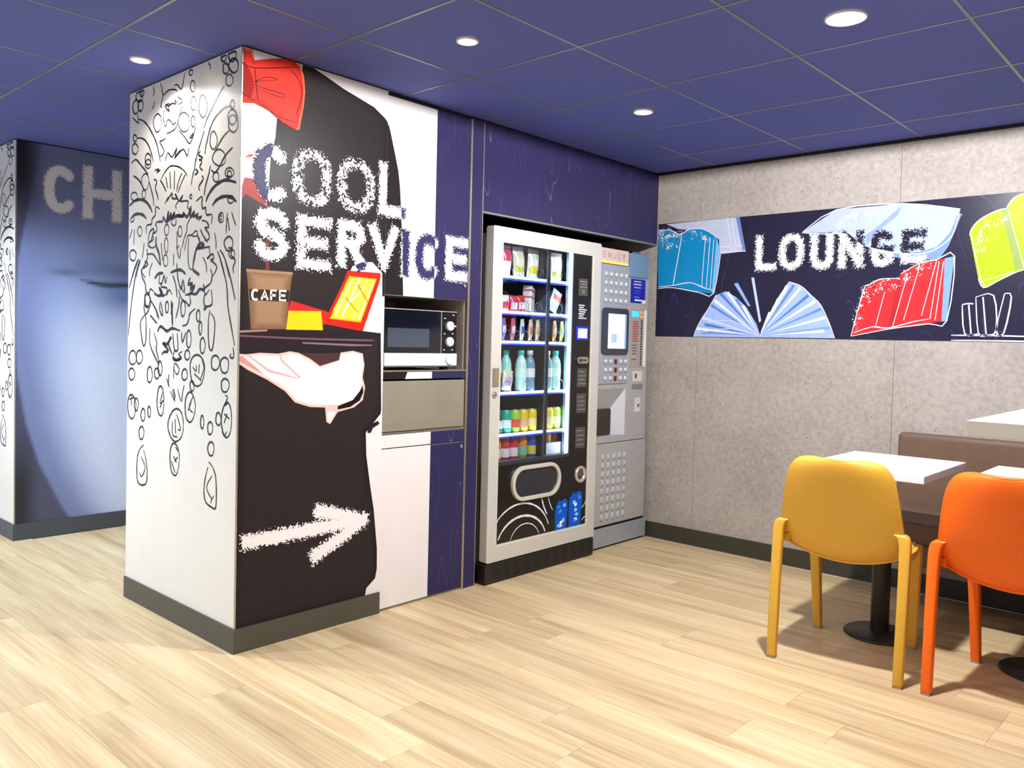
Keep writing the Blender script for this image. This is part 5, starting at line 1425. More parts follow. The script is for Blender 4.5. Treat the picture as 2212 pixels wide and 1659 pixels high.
t1 = on_ctrl('notice_plate', GREY_TAG, 2.118, 2.203, 1.547, 1.648)
for k, (a, b) in enumerate(((2.128, 2.192), (2.140, 2.188), (2.128, 2.192), (2.150, 2.178), (2.150, 2.178))):
    z = (1.630, 1.615, 1.598, 1.578, 1.566)[k]
    on_ctrl('printed_line', mat('tag_print', '8f8a84', 0.5), a, b, z - 0.0025, z + 0.0025, 0.002, t1)
for k in range(7):
    z = 1.414 + k * 0.0125
    o = on_ctrl('decal_mark', mat('white_decal', 'd4d2cd', 0.4), 2.122 + 0.006 * (k % 2), 2.198 - 0.010 * ((k * 3) % 4), z, z + 0.007)
scr = on_ctrl('selection_screen', mat('blue_screen_rim', '1a24c8', 0.3, emit=1.2, emit_hex='1420e0'), 2.106, 2.216, 1.292, 1.368, 0.003)
on_ctrl('lit_display', mat('pale_blue_display', 'c8e4ff', 0.3, emit=1.1, emit_hex='bfe0ff'), 2.120, 2.205, 1.302, 1.357, 0.0045, scr)
c = MB().slab(rrect(2.112, 2.216, 1.153, 1.193, 0.019, 7), 'y', VF - 0.004, VF + 0.009).build('coin_slot_plate', CHROME, ctrl, 0.002)
box('coin_slot', BLACK, (2.160, 2.196, VF - 0.0046, VF - 0.003, 1.169, 1.177), c)
MB().lathe([(0.011, 0), (0.011, -0.003), (0.002, -0.0035)], (2.140, VF - 0.004, 1.173), 'y', 14).build('reject_button', DARK_GREY, c, smooth=True)
for z0, z1 in ((1.016, 1.125), (0.864, 0.978), (0.658, 0.780)):
    tg = on_ctrl('notice_plate', GREY_TAG, 2.124, 2.216, z0, z1)
    for k in range(4):
        z = z0 + 0.02 + k * (z1 - z0 - 0.04) / 3
        on_ctrl('printed_line', MATS['tag_print'], 2.136, 2.204 - 0.01 * (k % 2), z - 0.002, z + 0.002, 0.002, tg)
r = MB().lathe([(0.050, 0), (0.050, -0.010), (0.044, -0.014), (0.034, -0.012), (0.030, -0.002), (0.028, 0.004)], (2.178, VF + 0.008, 0.502), 'y', 28, cap=False).build('coin_return_ring', mat('pale_steel', 'd5d1c8', 0.25, metal=0.7), ctrl, smooth=True)
MB().lathe([(0.029, 0), (0.020, 0.002), (0.001, 0.002)], (2.178, VF + 0.0045, 0.502), 'y', 24).build('coin_return_cup', mat('brass_cup', '8a7a66', 0.3, metal=0.6), ctrl, smooth=True)
# hinge-side handle and lock on the frame
h = box('handle_plate', mat('handle_steel', 'a9a69c', 0.3, metal=0.7), (1.404, 1.452, VF - 0.004, VF + 0.001, 1.034, 1.132), vm, 0.003)
box('handle_slot', mat('handle_recess', '8f7f52', 0.4), (1.420, 1.442, VF - 0.005, VF - 0.003, 1.052, 1.116), h)
MB().lathe([(0.016, 0), (0.015, -0.008), (0.010, -0.012), (0.002, -0.0125)], (1.421, VF, 0.994), 'y', 16).build('lock', CHROME, vm, smooth=True)
# printed arcs and the two blue drinks on the lower panel
def on_low(u, v, d):
    return (u, VF + 0.008 - d, v)


def arc_pts(cx, cz, rx, rz, a0, a1, n=14):
    return [(cx + rx * math.cos(math.radians(a0 + (a1 - a0) * k / n)), cz + rz * math.sin(math.radians(a0 + (a1 - a0) * k / n))) for k in range(n + 1)]


for w, pts in ((0.010, arc_pts(1.66, 0.17, 0.255, 0.225, 20, 143)), (0.013, arc_pts(1.675, 0.16, 0.205, 0.165, 18, 158)), (0.006, arc_pts(1.70, 0.17, 0.125, 0.11, 20, 172)),
               (0.010, arc_pts(2.06, 0.48, 0.235, 0.26, 196, 222)), (0.006, arc_pts(2.06, 0.48, 0.180, 0.22, 196, 226)), (0.005, [(2.20, 0.30), (2.225, 0.315), (2.243, 0.34)]), (0.005, [(2.205, 0.225), (2.225, 0.24), (2.243, 0.245)])):
    pts = [(min(max(a, GL0 + 0.004), PX1 - 0.003), max(b, PAN_Z0 + 0.003)) for a, b in pts if b > PAN_Z0]
    mb = MB()
    ribbon(mb, pts, w, on_low, 0.0006, k=2)
    mb.build('arc_print', mat('white_arc_print', 'd9dade', 0.4), lowp, recalc=False)
for cx, z0, z1, w in ((2.015, 0.205, 0.375, 0.055), (2.145, 0.195, 0.405, 0.060)):
    out = [(cx - w, z0), (cx + w * 0.8, z0 - 0.006), (cx + w, z1 - 0.05), (cx + w * 0.9, z1 - 0.012), (cx + w * 0.4, z1), (cx, z1 - 0.012), (cx - w * 0.5, z1 - 0.004), (cx - w, z1 - 0.04), (cx - w * 1.1, (z0 + z1) / 2)]
    print_poly('blue_drink_print', '1556c4', out, on_low, 0.0007, ctrl if cx > 2.1 else lowp)
    for k in range(7):
        a, b = cx + random.uniform(-0.6, 0.6) * w, random.uniform(z0 + 0.015, z1 - 0.03)
        sp = [(a + random.uniform(0.008, 0.022) * math.cos(q), b + random.uniform(0.006, 0.016) * math.sin(q)) for q in np.linspace(0, 5.6, 8)]
        print_poly('splash_print', ('8cc2f6', '3f8be8', 'dff0ff')[k % 3], sp, on_low, 0.0009 + 0.00003 * k, ctrl if cx > 2.1 else lowp)

# shelves, rails, coils
SHELF_Z = [1.616, 1.429, 1.270, 0.998, 0.774]
RAIL = mat('lit_price_rail', 'e9efff', 0.4, emit=4.5, emit_hex='dfe8ff')
RAIL_GLOW = mat('blue_rail_underglow', '2c4fd0', 0.4, emit=0.5, emit_hex='2f57e0')  # blue glow below the lit rails, made as an emissive strip
DIV = 1.872
TRAY = mat('shelf_steel', '6f7a88', 0.35, metal=0.6, vary=0.05)
for z in SHELF_Z:
    for a, b in ((VX0 + 0.075, DIV - 0.010), (DIV + 0.012, GL1 + 0.008), ):
        s = box('shelf', TRAY, (a, b if b < DIV else GL1 + 0.098, 0.012, 0.43, z - 0.006, z), vm)
        box('price_rail', RAIL, (a, b, -0.016, 0.012, z - 0.008, z + 0.0005), s, 0.002)
        box('price_rail_lip', RAIL, (a, b, -0.016, -0.004, z + 0.001, z + 0.005), s, 0.001)
        box('rail_underglow', RAIL_GLOW, (a, b, -0.014, 0.012, z - 0.017, z - 0.0085), s)
box('divider', VB, (DIV - 0.009, DIV + 0.011, -0.020, 0.43, 0.640, 1.790), vm)
box('divider_edge', mat('steel_edge', '64788c', 0.3, metal=0.6), (DIV - 0.022, DIV - 0.016, -0.022, -0.017, 0.640, 1.790), vm)
COIL = mat('coil_wire', '8f9aa8', 0.25, metal=0.9)


Z_ROW = SHELF_Z


def coil(cx, z, r):
    mb = MB().tube([(cx + r * math.cos(k * 0.45), 0.0025, z + r + r * math.sin(k * 0.45)) for k in range(15)], 0.0014, 5)
    pts = [(cx + r * math.cos(k * 0.5), 0.116 + k * 0.0062, z + r + r * math.sin(k * 0.5)) for k in range(45)]
    mb.tube(pts, 0.0016, 5).build('spiral_coil', COIL, vm, smooth=True, recalc=False)


for z, xs in ((Z_ROW[0], (1.62, 1.70, 1.82, 1.98)), (Z_ROW[1], (1.57, 1.64, 1.70, 1.81, 1.99)), (Z_ROW[2], (1.556, 1.630, 1.705, 1.782, 1.84, 1.984)), (Z_ROW[3], (1.57, 1.73, 2.02))):
    for cx in xs:
        coil(cx, z + 0.003, 0.030)


# ---- goods on the shelves, every piece a thing
def pillow(name, w, h, d, m, band=None, band_m=None, tilt=0.0):
    """Filled foil bag with crimped ends, standing on its lower seam."""
    root = empty(name)
    nx, nz = 10, 12
    vs, fs = [], []
    for side in (-1, 1):
        for j in range(nz + 1):
            for i in range(nx + 1):
                s, t = 2 * i / nx - 1, j / nz
                bulge = (1 - s ** 4) * max(0.0, math.sin(math.pi * min(1, max(0, (t - 0.06) / 0.88)))) ** 0.6
                wr = 0.003 * math.sin(9 * s + 5 * t) * bulge
                vs.append((s * w / 2 * (1 - 0.05 * math.sin(math.pi * t)), side * (d / 2 * bulge + 0.0008) + wr, t * h))
    off = (nx + 1) * (nz + 1)
    for j in range(nz):
        for i in range(nx):
            a = j * (nx + 1) + i
            fs += [(a, a + 1, a + nx + 2, a + nx + 1), (off + a, off + a + nx + 1, off + a + nx + 2, off + a + 1)]
    MB().add(vs, fs).build('foil', m, root, smooth=True)
    if band:
        pv, pf = [], []
        rows = [j for j in range(nz + 1) if band[0] <= j / nz <= band[1]]
        for j in rows:
            for i in range(1, nx):
                x, y, z = vs[j * (nx + 1) + i]
                pv.append((x, y - 0.0012, z))
        k = nx - 1
        for j in range(len(rows) - 1):
            for i in range(k - 1):
                a = j * k + i
                pf.append((a, a + 1, a + k + 1, a + k))
        MB().add(pv, pf).build('printed_band', band_m, root, smooth=True, recalc=False)
    return root


def put(o, x, y, z, label, cat, group, rz=0.0, rx=0.0, ry=0.0):
    o.location = (x, y, z + 0.003 + abs(math.sin(ry)) * 0.046)
    o.rotation_euler = (rx, ry, rz)
    return tag(o, label, cat, group)


def foil(h):
    return mat('foil_' + h, h, 0.3, metal=0.15, vary=0.08, scale=35)


Z1, Z2, Z3, Z4, Z5 = SHELF_Z
ZB = 0.612
put(pillow('crisp_packet', 0.085, 0.165, 0.045, foil('ece4df'), (0.5, 0.92), foil('d2384a')), 1.575, 0.040, Z1, 'white crisp packet with red print at the hinge side of the top shelf', 'crisp packet', 'packets on the top vending shelf', 0.1)
put(pillow('crisp_packet', 0.090, 0.165, 0.045, foil('ddd7b8'), (0.1, 0.4), foil('c3c832')), 1.690, 0.045, Z1, 'cream and lime crisp packet leaning on the top shelf', 'crisp packet', 'packets on the top vending shelf', 0.0, 0.0, -0.10)
put(pillow('crisp_packet', 0.092, 0.165, 0.045, foil('e6e6da'), (0.1, 0.45), foil('d9c83a')), 1.802, 0.050, Z1, 'white crisp packet with yellow foot beside the black divider', 'crisp packet', 'packets on the top vending shelf', 0.0, 0.0, 0.06)
put(pillow('crisp_packet', 0.05, 0.165, 0.03, foil('b8523c')), 1.765, 0.15, Z1, 'narrow rust-red packet behind the white crisp packets', 'packet', 'packets on the top vending shelf', 0.2)
put(pillow('crisp_packet', 0.105, 0.165, 0.045, foil('e4e2df'), (0.1, 0.4), foil('bcd45a')), 2.000, 0.045, Z1, 'white crisp packet alone in the narrow top compartment', 'crisp packet', 'packets on the top vending shelf', -0.05)
for x, hx, lb in ((1.568, 'e9e2df', 'white biscuit packet with red foot on the second shelf'), (1.636, 'd23a4c', 'red biscuit packet standing upright on the second shelf'), (1.700, 'cc2f3a', 'red biscuit packet leaning over on the second shelf')):
    put(pillow('biscuit_packet', 0.062, 0.088, 0.03, foil(hx), (0.15, 0.6), foil('e8dedb' if hx != 'e9e2df' else 'c8404a')), x, 0.032, Z2, lb, 'biscuit packet', 'packets on the second vending shelf', 0, 0, -0.10 if x > 1.66 else 0)
bx = empty('snack_box')
box('carton', foil('e9e0da'), (-0.045, 0.045, -0.025, 0.025, 0, 0.145), bx, 0.003)
for q in range(2):
    box('printed_band', foil('c9604f'), (-0.0455, 0.0455, -0.0258, 0.0255, 0.075 + 0.038 * q, 0.085 + 0.038 * q), bx)
put(bx, 1.797, 0.066, Z2, 'tall white snack carton tilted on the second shelf', 'carton', None, 0.5, 0, 0.10)
put(pillow('crisp_packet', 0.085, 0.130, 0.035, foil('d9dde2'), (0.5, 0.8), foil('d86a4c')), 1.975, 0.045, Z2, 'pale packet leaning over in the narrow second compartment', 'packet', 'packets on the second vending shelf', 0, 0, 0.45)
for x, hx, bd, lb in ((1.556, '7a6fae', 'e9e6f2', 'violet chocolate bar on the third shelf'), (1.630, 'c46a78', 'f0dede', 'pink chocolate bar on the third shelf'), (1.705, 'e8e4e0', '3f6fb8', 'white wrapped bar with blue print on the third shelf'), (1.775, 'e8c9a0', 'c4723a', 'tan biscuit bar on the third shelf'), (1.835, 'f0d8b0', 'd9a05a', 'pale gold bar next to the divider on the third shelf'), (1.984, 'e0a648', 'f0e0c0', 'amber bar in the narrow third compartment'), (2.050, 'b8d058', '8a8f96', 'lime green bar in the narrow third compartment')):
    put(pillow('snack_bar', 0.040, 0.118, 0.022, foil(hx), (0.3, 0.7), foil(bd)), x, 0.030, Z3, lb, 'snack bar', 'bars on the third vending shelf', 0.25, 0.1, -0.14)

BOTTLE_PROF = [(0.030, 0.0), (0.0325, 0.01), (0.0315, 0.05), (0.0325, 0.10), (0.0320, 0.145), (0.027, 0.170), (0.017, 0.188), (0.0145, 0.205)]


def bottle(body_m, cap_m, label_m):
    root = empty('drink_bottle')
    MB().lathe(BOTTLE_PROF, n=18).build('bottle_body', body_m, root, smooth=True)
    MB().lathe([(0.0185, 0.198), (0.0190, 0.221), (0.0160, 0.224)], n=16).build('cap', cap_m, root, smooth=True)
    MB().lathe([(0.0330, 0.075), (0.0332, 0.10), (0.0330, 0.125)], n=18, cap=False).build('label_sleeve', label_m, root, smooth=True)
    return root


def soft(h, a=0.35):
    return mat('bottle_' + h, h, 0.15, coat=0.4, emit=0.0, vary=0.03)


TEAL = mat('teal_cap', '28c4b4', 0.35)
for x, hb, cap, hl, lb in ((1.566, 'a9d8cc', TEAL, 'c9e6c0', 'mint green bottle with teal cap at the hinge end'), (1.642, 'a4d6c8', TEAL, 'b9e0b0', 'mint green bottle with teal cap, second from the hinge'),
                           (1.722, 'c6e6dc', TEAL, 'd6efe0', 'pale mint bottle with teal cap, third from the hinge'), (1.794, '6f93a8', WHITEP, 'e6e2e2', 'clear water bottle with white cap and pale sleeve'),
                           (1.828, '2c3038', mat('dark_cap', '30405a', 0.4), '6c8ca0', 'dark bottle next to the black divider'), (1.945, '7da9a4', WHITEP, 'd8e8e4', 'clear bottle with white cap beyond the divider'), (2.021, 'a9d8cc', TEAL, 'c6ebd2', 'mint green bottle with teal cap beyond the divider')):
    put(bottle(soft(hb), cap, soft(hl)), x, 0.083 if x in (1.566, 1.642) else (0.14 if x == 1.828 else 0.043), Z4, lb, 'bottle', 'bottles on the fourth vending shelf')
put(pillow('crisp_packet', 0.085, 0.11, 0.032, foil('e6dcc4'), (0.2, 0.7), foil('cbb6d0')), 1.590, 0.026, Z4, 'cream packet in front of the mint bottles', 'packet', None, 0.1, 0, 0.12)


def can(h1, h2, r=0.031, hh=0.122):
    root = empty('drink_can')
    MB().lathe([(r * 0.82, 0.0), (r, 0.008), (r, hh - 0.014), (r * 0.82, hh)], n=20).build('can_body', foil(h1), root, smooth=True)
    MB().lathe([(r * 0.84, hh - 0.002), (r * 0.84, hh + 0.003), (r * 0.70, hh + 0.001)], n=20).build('lid', CHROME, root, smooth=True)
    MB().lathe([(r + 0.0006, hh * 0.22), (r + 0.0006, hh * 0.58)], n=20, cap=False).build('printed_band', foil(h2), root, smooth=True)
    return root


for x, a, b, lb in ((1.540, '2f5a52', 'e0e6e2', 'dark green can hard against the hinge side'), (1.610, '1fae86', 'e8f2ee', 'emerald green drink can with white band'), (1.678, '9ccf4a', 'e0583c', 'lime green drink can with red band'), (1.748, 'e6c62c', 'eab28c', 'yellow drink can with peach band'),
                    (1.822, 'f0d21e', 'f4ea9c', 'bright yellow drink can next to the divider'), (1.965, 'ecd23a', 'e8e2a0', 'yellow drink can just past the divider'), (2.034, 'b9d84c', 'e7ecb4', 'lime green drink can in the narrow compartment'), (2.102, '8fce5a', 'd8e8a0', 'green drink can beside the light strip')):
    put(can(a, b), x, 0.044, Z5, lb + ', fifth shelf', 'drink can', 'cans on the fifth vending shelf')
for x, a, b, lb in ((1.542, 'e09034', 'e8e0d0', 'orange drink can hard against the hinge side'), (1.609, 'd23442', 'f0e0e0', 'red drink can, first of two'), (1.677, 'cf2f45', 'f2dede', 'red drink can, second of two'), (1.752, 'e08a34', '7cc29a', 'orange drink can with green band'), (1.828, '3552b4', 'e4d24a', 'blue drink can with yellow band')):
    put(can(a, b, 0.031, 0.135), x, 0.050, ZB, lb + ', bottom row', 'drink can', 'cans in the bottom row of the vending machine')
for x, a, lb in ((2.020, 'e0a23c', 'amber can behind the white sheet'), (2.092, 'd4525c', 'pink-red can behind the white sheet')):
    put(can(a, 'e8dede', 0.031, 0.135), x, 0.095, ZB, lb, 'drink can', 'cans in the bottom row of the vending machine')
box('guard_sheet', mat('white_guard_sheet', 'd6dbe6', 0.4, vary=0.02), (DIV + 0.030, GL1 + 0.09, 0.020, 0.023, ZB, ZB + 0.085), vm)

# ================================================================== COFFEE MACHINE
KX0, KX1, KF, COLX = 2.362, 2.912, 0.000, 2.688
cm = empty('coffee_machine', (0, 0, 0))
tag(cm, 'grey hot drinks machine with dimpled buttons beside the concrete wall', 'coffee machine')
KG = mat('grey_machine_plastic', 'a0a4ac', 0.42, metal=0.1, vary=0.02, scale=14)
KG2 = mat('warm_grey_machine_plastic', 'aaa9a8', 0.42, metal=0.1, vary=0.02, scale=14)
KTOP = mat('blue_grey_panel', '6f8aa4', 0.35, vary=0.03, scale=9)
box('housing', KG2, (KX0 + 0.004, KX1 - 0.004, 0.055, 0.68, 0.125, 1.845), cm, 0.004)
box('plinth', mat('plinth_grey', '9aa1a8', 0.4, metal=0.15), (2.345, 2.958, KF + 0.004, 0.66, 0.012, 0.128), cm, 0.002)
box('plinth_foot', BLACK, (2.36, 2.94, 0.02, 0.64, 0.0, 0.012), cm)
box('door_gap', BLACK, (2.37, 2.95, 0.02, 0.60, 0.128, 0.146), cm)
lower = box('lower_door', KG2, (KX0, 2.926, KF, 0.054, 0.146, 0.656), cm, 0.004)
upper = box('upper_door', KG, (KX0, COLX - 0.003, KF, 0.054, 1.024, 1.760), cm, 0.003)
# dispensing bay: a frame of four faces round a sloping recess
bay = MB()
bay.box(KX0, COLX, KF, 0.054, 0.660, 0.700)
bay.box(KX0, KX0 + 0.018, KF, 0.054, 0.700, 1.022)
bay.box(COLX - 0.012, COLX, KF, 0.054, 0.700, 1.022)
bay.build('bay_surround', KG2, cm, 0.002)
hd2 = MB().add([(KX0 + 0.018, KF, 1.022), (COLX - 0.012, KF, 1.022), (COLX - 0.012, KF, 0.995), (COLX - 0.10, 0.052, 0.868), (KX0 + 0.018, 0.052, 0.868), (KX0 + 0.018, KF, 0.995)],
               [(0, 1, 2, 5), (5, 2, 3, 4)]).build('bay_hood', KG2, cm, smooth=False)
bw = MB().add([(COLX - 0.012, KF, 0.995), (COLX - 0.012, KF, 0.700), (COLX - 0.10, 0.052, 0.700), (COLX - 0.10, 0.052, 0.868)], [(0, 1, 2, 3)]).build('bay_cheek', mat('pale_bay_cheek', 'c2c6ca', 0.35), cm)
MB().slab(rrect(2.425, 2.588, 0.702, 0.866, 0.014), 'y', 0.046, 0.053).build('cup_door', mat('brown_smoked_door', '2c2320', 0.2, coat=0.3), cm)
box('bay_back', KG2, (KX0 + 0.016, COLX, 0.0535, 0.06, 0.70, 1.02), cm)
# lit name plate
np_ = box('lit_sign', mat('lit_sign_face', 'cdb4ac', 0.35, emit=0.12, emit_hex='e0a590'), (2.377, 2.668, KF - 0.002, 0.05, 1.764, 1.856), cm, 0.002)
box('sign_glow_edge', mat('orange_glow', 'ffb048', 0.4, emit=2.2, emit_hex='ff9a30'), (2.381, 2.664, KF - 0.0032, KF - 0.001, 1.766, 1.778), np_)
for k, chh in enumerate('ENJOY'):
    x0 = 2.396 + k * 0.050
    st = [[(x0 + p[0], 1.795 + p[1]) for p in s] for s in letter_strokes(chh, 0.034, 0.040, 0.008)]
    mb = MB()
    for s in st:
        ribbon(mb, s, 0.007, lambda u, v, d: (u, KF - 0.002 - d, v), 0.0006, taper=False, k=1)
    mb.build('letter', mat('sign_ink_%d' % (k % 3), ('b99a98', 'a8604e', '98a2bc')[k % 3], 0.5), np_, recalc=False)
# dome buttons and dimples, one mesh each, shared data
dome = MB().lathe([(0.0175, 0.0), (0.0165, -0.005), (0.0125, -0.0105), (0.006, -0.0135), (0.0005, -0.0142)], n=16)
dome_me = bpy.data.meshes.new('button')
dome_me.from_pydata(dome.v, [], dome.f)
MB_tmp = None
# lathe above runs along z; turn it so that the dome points at the room
dome_me.transform(Matrix(((1, 0, 0, 0), (0, 0, 1, 0), (0, 1, 0, 0), (0, 0, 0, 1))))
dome_me.materials.append(mat('pale_button', 'c9cdd2', 0.25, metal=0.3))
for p in dome_me.polygons:
    p.use_smooth = True


def dome_at(x, z, par, sc=1.0):
    o = bpy.data.objects.new('button', dome_me)
    o.parent = par
    o.location = (x, KF, z)
    o.scale = (sc, sc, sc)
    COL.objects.link(o)
    return o


for i in range(5):
    for j in range(4):
        dome_at(2.434 + i * 0.0535, 1.700 - j * 0.0535, upper)
    for j in range(3):
        if i == 2:
            box('red_readout', mat('red_readout', '5a1210', 0.25, emit=0.15, emit_hex='a01810'), (2.546, 2.572, KF - 0.004, KF + 0.002, 1.148 - j * 0.0525, 1.178 - j * 0.0525), upper, 0.002)
        else:
            dome_at(2.452 + i * 0.0535, 1.164 - j * 0.0525, upper)
dimple = MB()
dimple.add([(-0.0155, 0, -0.0175), (0.0155, 0, -0.0175), (0.0155, 0, 0.0175), (-0.0155, 0, 0.0175), (-0.009, -0.013, -0.013), (0.011, -0.002, -0.014), (0.012, -0.002, 0.008), (-0.002, -0.013, 0.008)],
           [(0, 1, 5, 4), (1, 2, 6, 5), (2, 3, 7, 6), (3, 0, 4, 7), (4, 5, 6, 7)])
dim_me = bpy.data.meshes.new('raised_stud')
dim_me.from_pydata(dimple.v, [], dimple.f)
dim_me.materials.append(mat('pale_stud', 'b4b6b8', 0.3, metal=0.25))
for i in range(5):
    for j in range(8):
        o = bpy.data.objects.new('raised_stud', dim_me)
        o.parent = lower
        o.location = (2.452 + i * 0.0585, KF, 0.574 - j * 0.0535)
        COL.objects.link(o)
# screen
bz = MB().slab(rrect(2.402, 2.680, 1.206, 1.494, 0.028, 6), 'y', KF - 0.010, KF + 0.002).build('screen_bezel', mat('dark_bezel', '3a3b44', 0.3), cm, 0.003)
box('display', mat('white_display', 'e6f2fb', 0.3, emit=0.85, emit_hex='dcecfa'), (2.458, 2.632, KF - 0.0115, KF - 0.009, 1.244, 1.458), bz)
box('display_edge', mat('blue_display_edge', '7ea2d4', 0.3, emit=0.4, emit_hex='7fa6dc'), (2.632, 2.652, KF - 0.0112, KF - 0.009, 1.244, 1.458), bz)
box('display_icon', mat('blue_cup_icon', '9cc0e6', 0.3, emit=0.4, emit_hex='8fb8e6'), (2.490, 2.550, KF - 0.0122, KF - 0.011, 1.280, 1.335), bz)
# payment column
col_top = box('column_cap', KTOP, (COLX, 2.898, KF, 0.054, 1.700, 1.850), cm, 0.003)
colb = box('payment_column', KG2, (COLX, 2.912, KF, 0.054, 0.660, 1.697), cm, 0.003)


def on_col(name, m, x0, x1, z0, z1, d=0.002, par=None):
    return box(name, m, (x0, x1, KF - d, KF + 0.001, z0, z1), par or colb)


no = on_col('blue_notice', mat('blue_notice', '1c22a0', 0.4), 2.702, 2.866, 1.538, 1.690)
for x0, x1, z, h_, c_ in ((2.735, 2.815, 1.674, 0.006, 'b9c0ea'), (2.730, 2.820, 1.656, 0.008, 'd8b8a8'), (2.738, 2.812, 1.636, 0.006, 'aab2e6'), (2.742, 2.808, 1.615, 0.003, '5a66c8'), (2.742, 2.808, 1.600, 0.003, '5a66c8'), (2.740, 2.800, 1.575, 0.004, '8f98e0'), (2.745, 2.835, 1.556, 0.010, 'e6e6ea')):
    on_col('printed_line', mat('notice_print_' + c_, c_, 0.5), x0, x1, z - h_ / 2, z + h_ / 2, 0.003, no)
on_col('notice_tab', WHITEP, 2.828, 2.872, 1.538, 1.560, 0.003, no)
py = on_col('payment_panel', mat('payment_panel', 'a09894', 0.4), 2.708, 2.890, 1.128, 1.500, 0.002)
on_col('lit_display', mat('cyan_display', '4ac4ec', 0.3, emit=0.7, emit_hex='3fc0f0'), 2.722, 2.800, 1.448, 1.486, 0.004, py)
for z in (1.478, 1.452):
    on_col('indicator', mat('orange_indicator', 'f08a20', 0.3, emit=0.9, emit_hex='ff8a10'), 2.818, 2.842, z - 0.008, z + 0.008, 0.005, py)
for k in range(9):
    z = 1.418 - k * 0.0155
    on_col('printed_line', mat('red_panel_print', 'b04a52', 0.5), 2.735, 2.790 + 0.006 * (k % 3), z - 0.004, z + 0.004, 0.003, py)
for k in range(6):
    z = 1.268 - k * 0.018
    on_col('printed_line', mat('grey_panel_print' if k != 4 else 'yellow_panel_print', '5c5654' if k != 4 else 'c8b84a', 0.5), 2.735, 2.785, z - 0.003, z + 0.003, 0.003, py)
for k in range(18):
    z = 1.424 - k * 0.0165
    on_col('tick_mark', BLACK, 2.828, 2.842, z - 0.005, z + 0.005, 0.003, py)
on_col('white_edge_strip', WHITEP, 2.862, 2.886, 1.130, 1.496, 0.005, py)
l1 = on_col('white_label', mat('off_white_label', 'd2ccc4', 0.5), 2.752, 2.858, 1.036, 1.102)
on_col('printed_mark', DARK_GREY, 2.775, 2.795, 1.056, 1.086, 0.003, l1)
on_col('grey_plate', mat('grey_plate', '7d7a78', 0.4), 2.745, 2.865, 0.985, 1.018)
l2 = on_col('white_label', MATS['off_white_label'], 2.782, 2.846, 0.838, 0.930)
on_col('printed_mark', mat('indigo_mark', '3a3f8a', 0.5), 2.815, 2.832, 0.868, 0.890, 0.003, l2)
MB().lathe([(0.014, 0), (0.014, 0.016), (0.009, 0.024), (0.001, 0.025)], (2.905, 0.03, 0.985), 'x', 14).build('door_lock', CHROME, cm, smooth=True)
box('top_latch', CHROME, (2.76, 2.85, 0.03, 0.09, 1.845, 1.868), cm, 0.005)


